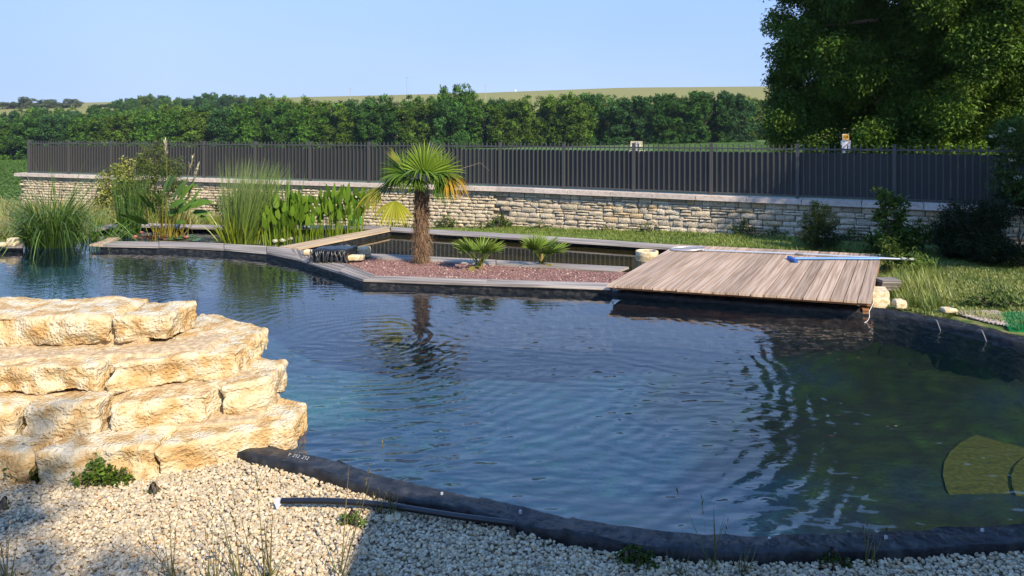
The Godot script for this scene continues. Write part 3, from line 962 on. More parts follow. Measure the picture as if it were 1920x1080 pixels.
func tree_belt() -> void:
	rng.seed = 301
	var clump := sprig(202, 16, 0.27, 0.19, 0.1, 0.35)
	var kinds := []
	for i in 5:
		var o := Node3D.new()
		var blobs := []
		for stem in 11:
			var sx := rv(-2.7, 2.7)
			var sz := rv(-2.4, 2.4)
			var high := rv(8.0, 9.5) - 0.25 * absf(sx)
			for k in 8:
				var y := rv(0.02, 0.97)
				blobs.append([Vector3(sx + rv(-0.6, 0.6) * (1.1 - y), y * high, sz + rv(-0.6, 0.6)), rv(0.65, 1.2) * (1.0 - 0.35 * y * y)])
		rng.seed = 310 + i
		var ca: Color = [Color(0.026, 0.064, 0.012), Color(0.040, 0.090, 0.013), Color(0.024, 0.058, 0.018), Color(0.050, 0.088, 0.012), Color(0.032, 0.080, 0.018)][i]
		crown(o, blobs, 34.0, clump, M.far_leaf, 0.85, ca * 1.1, ca * 2.3, "crown", 0.6)
		limbs(o, 6.5, 0.16, [Vector3(-1.5, 7, 0.5), Vector3(1.5, 7.5, -0.5)], M.bark)
		kinds.append(o)
	rng.seed = 330
	# the belt's front row, from its end by the gap leftwards
	var right := Vector3(43.0, 0, -137.0)
	var left := Vector3(-134.0, 0, -157.0)
	for i in 30:
		var t := i / 29.0
		var p := right.lerp(left, t) + Vector3(rv(-0.8, 0.8), 0, rv(-1.5, 1.5))
		p.y = field_y(p.x, p.z) - 0.2
		var h := along(t, [0.0, 0.1, 0.35, 0.55, 0.75, 0.9, 1.0], [1.15, 1.14, 1.12, 1.18, 1.12, 1.0, 0.92]) * rv(0.95, 1.05)
		copy_of(kinds[rng.randi() % 5], "belt_tree", p, rv(0, TAU), Vector3(1.35, h, 1.3),
			"%s green tree of the belt's front row, counted from the field gap" % ORDINAL[i], "tree", "trees in the front row of the belt")
	# the row behind, whose tops show
	for i in 26:
		var t := (i + 0.5) / 26.0
		var p := right.lerp(left, t) + Vector3(rv(-1.5, 1.5), 0, -9.0 + rv(-2, 2))
		p.y = field_y(p.x, p.z) - 0.2
		var h := along(t, [0.0, 0.25, 0.33, 0.38, 0.55, 0.66, 1.0], [1.18, 1.2, 1.24, 1.34, 1.36, 1.25, 1.0]) * rv(0.95, 1.05)
		copy_of(kinds[rng.randi() % 5], "belt_tree", p, rv(0, TAU), Vector3(1.4, h, 1.3), "%s treetop showing behind the belt's front row, counted from the field gap" % ORDINAL[i], "tree", "trees in the back row of the belt")
	var domed := Vector3(-11.2, 0, -149.0)
	domed.y = field_y(domed.x, domed.z)
	copy_of(kinds[1], "belt_tree", domed, 1.0, Vector3(1.35, 1.52, 1.3), "tallest round-topped tree rising above the middle of the belt", "tree")
	# beyond the gap by the big tree
	for q in [[59.0, -168.0, 1.15, "tree beyond the field gap, standing against the big leafy tree"], [53.5, -176.0, 1.2, "tree beyond the field gap, next to the belt's end"], [67.0, -170.0, 1.1, "tree beyond the field gap, hidden behind the leafy tree"]]:
		copy_of(kinds[3], "gap_tree", Vector3(q[0], field_y(q[0], q[1]), q[1]), rv(0, 6), Vector3(1.2, q[2], 1.2), q[3], "tree", "trees beyond the field gap")
	# woods on the hill: x, height of the top, width
	var n := 0
	for q in [[-191.1, 19.6, 1.5], [-193.1, 21.5, 1.7], [-195.2, 22.8, 1.8], [-177.7, 23.2, 1.7], [-180.3, 22.3, 1.8], [-182.0, 23.3, 1.7], [-165.4, 22.2, 1.9], [-165.9, 22.1, 1.7], [-166.6, 21.9, 1.7], [-150.9, 22.2, 1.8], [-152.5, 23.9, 2.0], [-152.8, 25.2, 1.9], [-138.1, 23.5, 2.0], [-137.6, 22.9, 1.7], [-137.3, 23.0, 1.7], [-124.2, 21.1, 1.6], [-121.9, 23.9, 1.5]]:
		var z := -340.0 - (n % 3) * 12.0
		var x: float = q[0]
		var y := field_y(x, z)
		var top: float = q[1]
		copy_of(kinds[n % 5], "hill_tree", Vector3(x, y - 1.0, z), rv(0, 6), Vector3(q[2] * 0.85, (top - y + 1.0) / 10.0, q[2] * 0.85), "%s dark rounded tree of the hilltop wood, counted from its far end" % ORDINAL[n], "tree", "trees of the hilltop wood")
		n += 1
	# the wooded slope between the belt and the ridge
	for i in 32:
		var x := -186.0 + i * 3.5 + rv(-1, 1)
		var z := -232.0 + rv(-10, 10)
		var y := field_y(x, z)
		var top := along(x, [-186.0, -167.0, -120.0, -80.0, -70.0], [12.2, 12.2, 12.4, 13.2, 13.4]) * -z / 230.0 + rv(-0.5, 0.5)
		copy_of(kinds[i % 5], "slope_tree", Vector3(x, y - 1.0, z), rv(0, 6), Vector3(1.25, (top - y + 1.0) / 10.0, 1.25), "%s tree of the wooded slope above the belt, counted from the picture's edge" % ORDINAL[i], "tree", "trees of the wooded slope")
	# loose grey-green pines at the far end of the ridge
	rng.seed = 340
	var pine := Node3D.new()
	var pb := []
	for k in 26: pb.append([Vector3(rv(-3.0, 3.0), rv(4.5, 10.2), rv(-3, 3)), rv(1.0, 1.8)])
	crown(pine, pb, 20.0, clump, M.far_leaf, 1.2, Color(0.08, 0.12, 0.06), Color(0.15, 0.19, 0.10))
	limbs(pine, 9.0, 0.25, [Vector3(-2.5, 8, 0.5), Vector3(2.5, 9, -0.5), Vector3(0, 10, 0)], M.bark)
	n = 0
	for q in [[-311.1, 22.3, 1.4], [-303.6, 22.3, 1.1], [-297.1, 25.2, 1.3], [-291.9, 21.6, 0.9], [-287.3, 22.3, 1.1], [-282.8, 23.9, 1.4], [-276.2, 22.0, 1.0], [-268.4, 24.2, 1.3], [-253.4, 20.6, 1.0], [-248.2, 20.6, 1.1]]:
		var z := -430.0
		var x: float = q[0]
		var y := field_y(x, z)
		var top: float = q[1]
		copy_of(pine, "ridge_pine", Vector3(x, y - 2.0, z), rv(0, 6), Vector3(q[2], (top - y + 2.0) / 11.4, q[2]), "%s hazy grey-green pine on the ridge, counted from the picture's edge" % ORDINAL[n], "tree", "pines on the ridge")
		n += 1
	pine.free()
	for o in kinds: o.free()
	# poles on the hill
	n = 0
	for q in [[-96.4, 29.8, -420.0], [-49.2, 29.1, -330.0], [-16.3, 32.4, -430.0]]:
		var z: float = q[2]
		var x: float = q[0]
		var y := field_y(x, z)
		var top: float = q[1]
		var t := thing("utility_pole", ["thin pole on the hill, shortest and furthest from the wheat field", "tallest thin pole rising over the tree belt", "thin pole on the hill beside the wheat field's start"][n], "pole", Vector3(x, y, z), "poles on the hill")
		var b := MB.new()
		b.tube([Vector3.ZERO, Vector3(0, top - y, 0)], [0.16, 0.11], 6)
		put("pole", b.mesh(), mat(lin(0.28, 0.29, 0.31)), t)
		var c := MB.new()
		c.bar(Vector3(-0.9, top - y - 0.4, 0), Vector3(0.9, top - y - 0.4, 0), 0.16, 0.16)
		put("cross_arm", c.mesh(), mat(lin(0.28, 0.29, 0.31)), t)
		n += 1
	var mk := thing("white_marker", "small white post standing on the wheat hill's skyline", "marker post", Vector3(2.9, field_y(2.9, -500.0) - 0.5, -560.0))
	var mb := MB.new()
	mb.box(Vector3(0, 3.2, 0), Vector3(0.9, 6.4, 0.9))
	mb.box(Vector3(0, 0.8, 0), Vector3(2.2, 1.6, 2.2))
	put("post", mb.mesh(), M.white, mk)

# ---- boards, deck, boulders ----------------------------------------------------------------------

# a board over four top corners: front-left, front-right, back-right, back-left
func plank(called: String, q: Array, top: float, thick: float, m: Material, parent: Node) -> void:
	var b := MB.new()
	var lo := []
	var hi := []
	var mid: Vector3 = (q[0] + q[1] + q[2] + q[3]) / 4.0
	var u0 := rv(0, 4)
	var v0 := rv(0, 4)
	for p in q:
		var e: Vector3 = (mid - p).normalized() * 0.005
		lo.append(Vector3(p.x, top - thick, p.z))
		hi.append(Vector3(p.x + e.x, top, p.z + e.z))
	b.box8(lo + hi)
	# grain runs along the longer side
	var l1: float = q[0].distance_to(q[1])
	var l2: float = q[1].distance_to(q[2])
	for i in b.uv.size():
		var w := b.uv[i]
		b.uv[i] = Vector2(u0 + w.x, v0 + w.y) if l1 > l2 else Vector2(u0 + w.y, v0 + w.x)
	put(called, b.mesh(), m, parent)

# rows of boards along a strip between its front and its back line
func boarded(parent: Node, front: Array, back: Array, rows: int, top: float, thick: float, mats: Array, gap := 0.006) -> void:
	for i in front.size() - 1:
		for r in rows:
			var a := float(r) / rows
			var e := float(r + 1) / rows
			var g: float = gap / front[i].distance_to(back[i]) * 0.5
			var f: Vector3 = (front[i + 1] - front[i]).normalized() * 0.002
			plank("board", [front[i].lerp(back[i], a + g) + f, front[i + 1].lerp(back[i + 1], a + g) - f, front[i + 1].lerp(back[i + 1], e - g) - f, front[i].lerp(back[i], e - g) + f], top + rv(-0.003, 0.003), thick, mats[rng.randi() % mats.size()], parent)

func copings() -> void:
	rng.seed = 401
	var w := thing("pond_walkway", "weathered grey board edging round the planted bed and along the open water", "board edging")
	boarded(w, [Vector3(-7.339, 0.1, -12.565), Vector3(-6.233, 0.1, -12.428)], [Vector3(-7.405, 0.1, -13.068), Vector3(-6.521, 0.1, -13.003)], 4, 0.10, 0.03, M.grey_wood)
	boarded(w, [Vector3(-6.272, 0.1, -12.505), Vector3(-4.973, 0.1, -12.156), Vector3(-4.103, 0.1, -11.773), Vector3(-3.385, 0.1, -11.169)], [Vector3(-6.537, 0.1, -13.035), Vector3(-5.228, 0.1, -12.78), Vector3(-4.358, 0.1, -12.505), Vector3(-3.84, 0.1, -12.213)], 4, 0.104, 0.03, M.grey_wood)
	boarded(w, [Vector3(-3.38, 0.1, -11.155), Vector3(-2.504, 0.1, -10.17), Vector3(-2.031, 0.1, -9.609)], [Vector3(-3.231, 0.1, -11.463), Vector3(-2.51, 0.1, -10.756), Vector3(-1.893, 0.1, -9.878)], 2, 0.10, 0.03, M.grey_wood)
	boarded(w, [Vector3(-2.031, 0.1, -9.609), Vector3(-0.389, 0.1, -9.341), Vector3(1.265, 0.1, -9.075)], [Vector3(-1.893, 0.1, -9.878), Vector3(-0.292, 0.1, -9.634), Vector3(1.351, 0.1, -9.385)], 2, 0.101, 0.03, M.grey_wood)
	boarded(w, [Vector3(-2.294, 0.1, -11.339), Vector3(-0.244, 0.1, -10.756), Vector3(1.55, 0.1, -10.229)], [Vector3(-2.371, 0.1, -11.72), Vector3(-0.253, 0.1, -11.122), Vector3(1.756, 0.1, -10.539)], 2, 0.10, 0.03, M.grey_wood)
	boarded(w, [Vector3(-3.836, 0.1, -12.202), Vector3(-3.385, 0.1, -11.169)], [Vector3(-3.361, 0.1, -11.989), Vector3(-3.231, 0.1, -11.463)], 3, 0.097, 0.03, M.grey_wood)
	var t := thing("offcut_boards", "two pale new boards at the walkway's free end by the reeds", "boards")
	plank("board", [Vector3(-7.576, 0.1, -12.626), Vector3(-7.293, 0.1, -12.535), Vector3(-7.423, 0.1, -13.134), Vector3(-7.64, 0.1, -13.2)], 0.107, 0.03, M.tan_wood, t)
	plank("board", [Vector3(-7.655, 0.1, -13.227), Vector3(-7.445, 0.1, -13.173), Vector3(-7.511, 0.1, -13.507), Vector3(-7.746, 0.1, -13.542)], 0.105, 0.03, M.tan_wood, t)
	var d := thing("board_edging", "tan board edging between the plant pond and the back basin", "board edging")
	boarded(d, [Vector3(-3.684, 0.1, -12.156), Vector3(-3.15, 0.1, -13.2), Vector3(-2.508, 0.1, -14.52)], [Vector3(-4.1, 0.1, -12.357), Vector3(-3.455, 0.1, -13.612), Vector3(-2.663, 0.1, -15.021)], 2, 0.108, 0.03, [M.tan_wood])
	var e := thing("board_edging", "grey board edging along the back basin and the grass strip", "board edging")
	boarded(e, [Vector3(-2.508, 0.1, -14.52), Vector3(0.403, 0.1, -13.301), Vector3(2.819, 0.1, -12.242)], [Vector3(-2.598, 0.1, -15.108), Vector3(0.42, 0.1, -13.865), Vector3(2.972, 0.1, -12.657)], 2, 0.10, 0.03, M.grey_wood)
	var g := thing("board_edging", "grey board edging at the plant pond's back, under the wall", "board edging")
	boarded(g, [Vector3(-8.551, 0.1, -15.419), Vector3(-6.998, 0.1, -15.021), Vector3(-4.738, 0.1, -14.892), Vector3(-2.584, 0.1, -14.892)], [Vector3(-8.811, 0.1, -15.888), Vector3(-7.205, 0.1, -15.465), Vector3(-4.877, 0.1, -15.329), Vector3(-2.628, 0.1, -15.284)], 1, 0.10, 0.04, M.grey_wood)
	boarded(g, [Vector3(-8.659, 0.1, -14.56), Vector3(-8.534, 0.1, -15.41)], [Vector3(-8.91, 0.1, -14.85), Vector3(-8.835, 0.1, -15.888)], 1, 0.098, 0.04, M.grey_wood)
	var l := thing("board_edging", "short grey board edging with a stone on it beside the sedge", "board edging")
	boarded(l, [Vector3(-10.51, 0.1, -12.387), Vector3(-8.635, 0.1, -12.416)], [Vector3(-10.924, 0.1, -12.875), Vector3(-8.859, 0.1, -12.78)], 2, 0.10, 0.03, M.grey_wood)

func deck() -> void:
	rng.seed = 402
	var t := thing("wooden_deck", "brown wooden deck of parallel planks standing over the pond's edge", "deck")
	var fl := Vector3(1.18, 0.2, -8.8)
	var fr := Vector3(4.035, 0.2, -7.903)
	var br := Vector3(5.79, 0.2, -11.029)
	var bl := Vector3(2.82, 0.2, -12.047)
	var n := 21
	for i in n:
		var a := (i + 0.035) / n
		var e := (i + 0.965) / n
		var ov := (fl - bl).normalized() * rv(-0.012, 0.012)
		plank("plank", [fl.lerp(fr, a) + ov, fl.lerp(fr, e) + ov, bl.lerp(br, e), bl.lerp(br, a)], 0.2 + rv(-0.002, 0.002), 0.026, M.deck[rng.randi() % 5], t)
	# bearers under the planks
	var inn := (bl - fl).normalized()
	var across := (fr - fl).normalized()
	for k in 4:
		var b := MB.new()
		var s := 0.30 + k * 1.05
		b.bar(fl + inn * s + across * 0.04 + Vector3(0, -0.068, 0), fr + inn * s - across * 0.03 + Vector3(0, -0.068, 0), 0.045, 0.078)
		put("bearer", b.mesh(), M.red_wood, t)
	for k in 2:
		var b := MB.new()
		var f: Vector3 = [fl + across * 0.03, fr - across * 0.025][k]
		b.bar(f + inn * 0.22 + Vector3(0, -0.065, 0), [bl, br][k] - inn * 0.05 + across * [0.03, -0.03][k] + Vector3(0, -0.065, 0), 0.04, 0.072)
		put("side_beam", b.mesh(), M.red_wood, t)
	var sup := MB.new()
	sup.bar(fr + inn * 0.5 + Vector3(-0.10, -0.13, 0), fr + inn * 0.2 + Vector3(-0.06, -0.16, 0), 0.07, 0.05)
	put("post", sup.mesh(), M.red_wood, t)

# a rough block of stone: front-left and front-right on the ground plane, its depth, bottom, top, and how its ends lean
func boulder(q: Array, y0: float, y1: float, sd: int, rough := 1.0, r := 0.05) -> ArrayMesh:
	# q: front-left, front-right, back-right, back-left (Vector2 x, z)
	var b := MB.new()
	var lw: float = maxf(q[0].distance_to(q[1]), q[2].distance_to(q[3]))
	var ld: float = maxf(q[1].distance_to(q[2]), q[0].distance_to(q[3]))
	var half := Vector3(lw, y1 - y0, ld) * 0.5
	var off := Vector3(sd * 7.3, sd * 3.1, sd * 5.7)
	for face in 6:
		var ax := face / 2
		var sg := 1.0 if face % 2 == 0 else -1.0
		var ua := (ax + 1) % 3
		var va := (ax + 2) % 3
		var nu := maxi(3, int(half[ua] * 2.0 / 0.018))
		var nv := maxi(3, int(half[va] * 2.0 / 0.018))
		var k0 := b.v.size()
		for j in nv + 1:
			for i in nu + 1:
				var p := Vector3.ZERO
				p[ax] = sg * half[ax]
				p[ua] = (2.0 * i / nu - 1.0) * half[ua]
				p[va] = (2.0 * j / nv - 1.0) * half[va]
				var rr := minf(r * (1.0 + 0.6 * NZ.get_noise_3dv((p + off) * 160.0)), 0.45 * minf(half.x, minf(half.y, half.z)) * 2.0)
				var core := p.clamp(-half + Vector3.ONE * rr, half - Vector3.ONE * rr)
				var d := (p - core).normalized()
				var s := core + d * rr
				# big lumps, then split faces and pits
				var g: float = NZ.get_noise_3dv((s + off) * 75.0) * 0.040 + NZ.get_noise_3dv((s + off) * Vector3(190, 260, 190)) * 0.026
				g += (NR.get_noise_3dv((s + off) * Vector3(90, 170, 90)) - 0.2) * 0.026
				g += (floorf(NZ.get_noise_3dv((s - off) * Vector3(70, 170, 70)) * 5.0) / 5.0) * 0.048
				g += NZ.get_noise_3dv((s + off) * 900.0) * 0.009
				if d.y > 0.7: g *= 0.55
				s += d * g * rough
				var u := clampf(s.x / (2.0 * half.x) + 0.5, -0.2, 1.2)
				var w := clampf(0.5 - s.z / (2.0 * half.z), -0.3, 1.3)
				var fr: Vector2 = q[0].lerp(q[1], u)
				var bk: Vector2 = q[3].lerp(q[2], u)
				var xz := fr.lerp(bk, w)
				b.vert(Vector3(xz.x, y0 + half.y + s.y, xz.y), Vector2(u, w))
		for j in nv:
			for i in nu:
				var k := k0 + j * (nu + 1) + i
				if sg > 0: b.quad(k, k + nu + 1, k + nu + 2, k + 1)
				else: b.quad(k, k + 1, k + nu + 2, k + nu + 1)
	return b.mesh(true)

func boulder_wall() -> void:
	rng.seed = 403
	var t := thing("boulder_wall", "stepped wall of big golden sandstone blocks bedded in sandy mortar", "stone wall")
	# course by course: front-left x, front-right x, z of the front at each end, z of the back at each end, bottom, top
	var rows := [
		# bottom course
		[-3.55, -2.86, -4.14, -4.16, -5.0, -5.0, -0.08, 0.20], [-2.82, -2.16, -4.16, -4.24, -5.1, -5.1, -0.08, 0.205], [-2.15, -1.45, -4.26, -4.66, -5.2, -5.0, -0.03, 0.18],
		# second course
		[-3.8, -3.09, -4.34, -4.36, -5.1, -5.1, 0.19, 0.385], [-3.05, -2.60, -4.37, -4.40, -5.2, -5.2, 0.19, 0.40], [-2.54, -1.98, -4.42, -4.60, -5.3, -5.2, 0.185, 0.385], [-1.94, -1.67, -4.68, -4.84, -5.3, -5.25, 0.185, 0.40],
		# third course
		[-3.95, -2.70, -4.52, -4.57, -5.4, -5.4, 0.39, 0.58], [-2.64, -1.90, -4.60, -4.90, -6.0, -5.5, 0.385, 0.575],
		# top course
		[-4.3, -2.84, -4.94, -4.96, -5.5, -5.55, 0.585, 0.795], [-2.82, -2.45, -4.98, -5.04, -5.5, -5.44, 0.585, 0.785]]
	var n := 0
	for k in rows:
		put("block", boulder([Vector2(k[0], k[2]), Vector2(k[1], k[3]), Vector2(k[1], k[5]), Vector2(k[0], k[4])], k[6], k[7], 10 + n, 1.0 if n != 2 else 0.8, [0.035, 0.04, 0.03, 0.03, 0.025, 0.035, 0.03, 0.03, 0.03, 0.035, 0.03][n]), M.boulder, t)
		n += 1
	# mortar between and behind the blocks
	var m := 0
	for k in [[-3.6, -1.68, -4.17, -4.62, -5.4, -5.1, -0.08, 0.205], [-3.9, -1.80, -4.38, -4.79, -5.4, -5.2, 0.17, 0.395], [-4.0, -2.10, -4.54, -4.83, -5.7, -5.3, 0.37, 0.59], [-4.3, -2.62, -4.96, -5.04, -5.5, -5.4, 0.54, 0.745]]:
		put("mortar", boulder([Vector2(k[0], k[2]), Vector2(k[1], k[3]), Vector2(k[1], k[5]), Vector2(k[0], k[4])], k[6], k[7], 40 + m, 0.55, 0.03), M.mortar, t)
		m += 1

# ---- gravel ---------------------------------------------------------------------------------------

func pebble_shape(sd: int, flat: float) -> ArrayMesh:
	rng.seed = sd
	var g := (1.0 + sqrt(5.0)) / 2.0
	var vs := []
	for p in [Vector3(-1, g, 0), Vector3(1, g, 0), Vector3(-1, -g, 0), Vector3(1, -g, 0), Vector3(0, -1, g), Vector3(0, 1, g), Vector3(0, -1, -g), Vector3(0, 1, -g), Vector3(g, 0, -1), Vector3(g, 0, 1), Vector3(-g, 0, -1), Vector3(-g, 0, 1)]:
		var q: Vector3 = p.normalized() * 0.5 * rv(0.72, 1.15)
		vs.append(q * Vector3(1.15, flat, 0.9))
	var b := MB.new()
	for f in [[0, 11, 5], [0, 5, 1], [0, 1, 7], [0, 7, 10], [0, 10, 11], [1, 5, 9], [5, 11, 4], [11, 10, 2], [10, 7, 6], [7, 1, 8], [3, 9, 4], [3, 4, 2], [3, 2, 6], [3, 6, 8], [3, 8, 9], [4, 9, 5], [2, 4, 11], [6, 2, 10], [8, 6, 7], [9, 8, 1]]:
		b.facet(vs[f[0]], vs[f[1]], vs[f[2]])
	return b.mesh()

func gravel() -> void:
	rng.seed = 501
	var o := pond_outline()
	var heap := PackedVector2Array([Vector2(-3.9, -4.30), Vector2(-2.8, -4.32), Vector2(-2.1, -4.34), Vector2(-1.62, -4.62), Vector2(-1.6, -5.3), Vector2(-3.9, -5.3)])
	for v in 3:
		var where := []
		var cols := []
		var tries := 0
		while where.size() < 13500 and tries < 90000:
			tries += 1
			var z := rv(-5.0, -2.9)
			var x := rv(-3.9, 3.3)
			if absf(x) > -z * 0.78 + 0.25: continue
			var p := Vector2(x, z)
			if inside(p, o) or inside(p, heap): continue
			var d := edge_distance(p, o)
			if d < 0.16 and x > -1.75: continue
			var s := rv(0.013, 0.028) * (1.35 if rng.randf() < 0.06 else 1.0)
			var y := rv(-0.012, 0.012) + 0.012 * NZ.get_noise_2d(x * 90.0, z * 90.0) + 0.02 * exp(-maxf(0, d - 0.16) * 14.0)
			where.append(Transform3D(Basis.from_euler(Vector3(rv(-0.6, 0.6), rv(0, TAU), rv(-0.6, 0.6))).scaled(Vector3.ONE * s), Vector3(x, y, z)))
			var k := rv(0.62, 1.12)
			var warm := rv(0.0, 1.0)
			var c := Color(0.54, 0.465, 0.345).lerp(Color(0.54, 0.42, 0.25), warm * warm * 0.8) * k
			if rng.randf() < 0.07: c = Color(0.30, 0.26, 0.21)
			if rng.randf() < 0.05: c = Color(0.42, 0.29, 0.17)
			c.a = 1.0
			cols.append(c)
		scatter("gravel", pebble_shape(510 + v, [0.7, 0.6, 0.8][v]), M.pebble, where, cols).set_meta("label", "pale crushed limestone gravel before the pond")
	# a few larger stones lying in it
	var n := 0
	for q in [[Vector3(0.221, 0.02, -3.645), 0.055, "flat pale stone against the liner at the black pipe's end"], [Vector3(-0.627, 0.02, -3.798), 0.05, "pale pebble under the black pipe, larger than the gravel round it"], [Vector3(-0.645, 0.015, -3.786), 0.06, "broad pale stone beside the pipe in the shade"], [Vector3(-0.454, 0.02, -3.896), 0.04, "pale stone between the pipe and the liner"]]:
		var s := thing("loose_stone", q[2], "stone", q[0], "stones larger than the gravel")
		var o2 := put("stone", pebble_shape(520 + n, 0.5), M.cream_stone, s)
		o2.scale = Vector3.ONE * q[1] * 1.5
		o2.rotation.y = n * 1.7
		n += 1
	# reddish lava gravel in the planted bed
	var bed := PackedVector2Array([Vector2(-1.893, -9.878), Vector2(-0.292, -9.634), Vector2(1.351, -9.385), Vector2(1.708, -10.249), Vector2(-0.244, -10.756), Vector2(-2.294, -11.339), Vector2(-2.743, -11.314), Vector2(-2.51, -10.756)])
	var b := MB.new()
	for p in bed: b.vert(Vector3(p.x, 0.055, p.y), p)
	var t := Geometry2D.triangulate_polygon(bed)
	for i in range(0, t.size(), 3):
		var nn := (b.v[t[i + 2]] - b.v[t[i]]).cross(b.v[t[i + 1]] - b.v[t[i]])
		if nn.y > 0: b.tri(t[i], t[i + 1], t[i + 2])
		else: b.tri(t[i], t[i + 2], t[i + 1])
	struct("bed_ground", b.mesh(), mat(lin(0.09, 0.05, 0.045), 1.0), "reddish ground of the planted bed")
	var where := []
	var cols := []
	while where.size() < 20000:
		var p := Vector2(rv(-2.9, 2.2), rv(-11.7, -9.2))
		if not inside(p, bed): continue
		where.append(Transform3D(Basis.from_euler(Vector3(rv(-1, 1), rv(0, TAU), rv(-1, 1))).scaled(Vector3.ONE * rv(0.018, 0.036)), Vector3(p.x, 0.062 + rv(-0.006, 0.012) + 0.02 * NZ.get_noise_2d(p.x * 40.0, p.y * 40.0), p.y)))
		var k := rv(0.55, 1.35)
		var c := Color(0.215, 0.118, 0.105).lerp(Color(0.16, 0.10, 0.10), rv(0, 1)) * k
		if rng.randf() < 0.04: c = Color(0.42, 0.34, 0.28)
		c.a = 1.0
		cols.append(c)
	scatter("lava_gravel", pebble_shape(515, 0.8), M.red_gravel, where, cols).set_meta("label", "reddish lava gravel round the palms")

# ---- palms and pond plants ---------------------------------------------------------------------

func fan_leaf(hub: Vector3, out: Vector3, nrm: Vector3, long: float, spread: float, n: int, droop: float, c0: Color, c1: Color, ragged := 0.1) -> MB:
	var b := MB.new()
	var o := out.normalized()
	var side := o.cross(nrm).normalized()
	var u := side.cross(o).normalized()
	for i in n:
		var t := (i + 0.5) / n * 2.0 - 1.0
		var a := t * spread
		var d := (o * cos(a) + side * sin(a) + u * (0.10 * cos(a * 1.2) - 0.06 + rv(-0.02, 0.02))).normalized()
		var l := long * (1.0 - 0.18 * t * t) * rv(1.0 - ragged, 1.0)
		var tilt := u * (0.55 if i % 2 else -0.55) + d.cross(u)
		var k := rv(0.8, 1.2)
		b.blade(hub + d * 0.015, d, l, 2.0 * spread / n * l * 0.62, droop * rv(0.7, 1.35), 7, c0 * k, c1 * k * rv(0.85, 1.1), 1, tilt)
	return b

func frond(t: Node3D, base: Vector3, hub: Vector3, out: Vector3, nrm: Vector3, long: float, spread: float, n: int, droop: float, c0: Color, c1: Color, called := "frond", ragged := 0.1) -> void:
	var o := put(called, fan_leaf(hub, out, nrm, long, spread, n, droop, c0, c1, ragged).mesh(), M.leaf, t)
	var s := MB.new()
	s.tube([base, base.lerp(hub, 0.5) + Vector3(0, 0.06 * base.distance_to(hub), 0), hub + out.normalized() * 0.02], [0.012, 0.009, 0.006], 5, c0.lerp(Color(0.10, 0.11, 0.02), 0.5))
	put("stalk", s.mesh(), M.leaf, o)

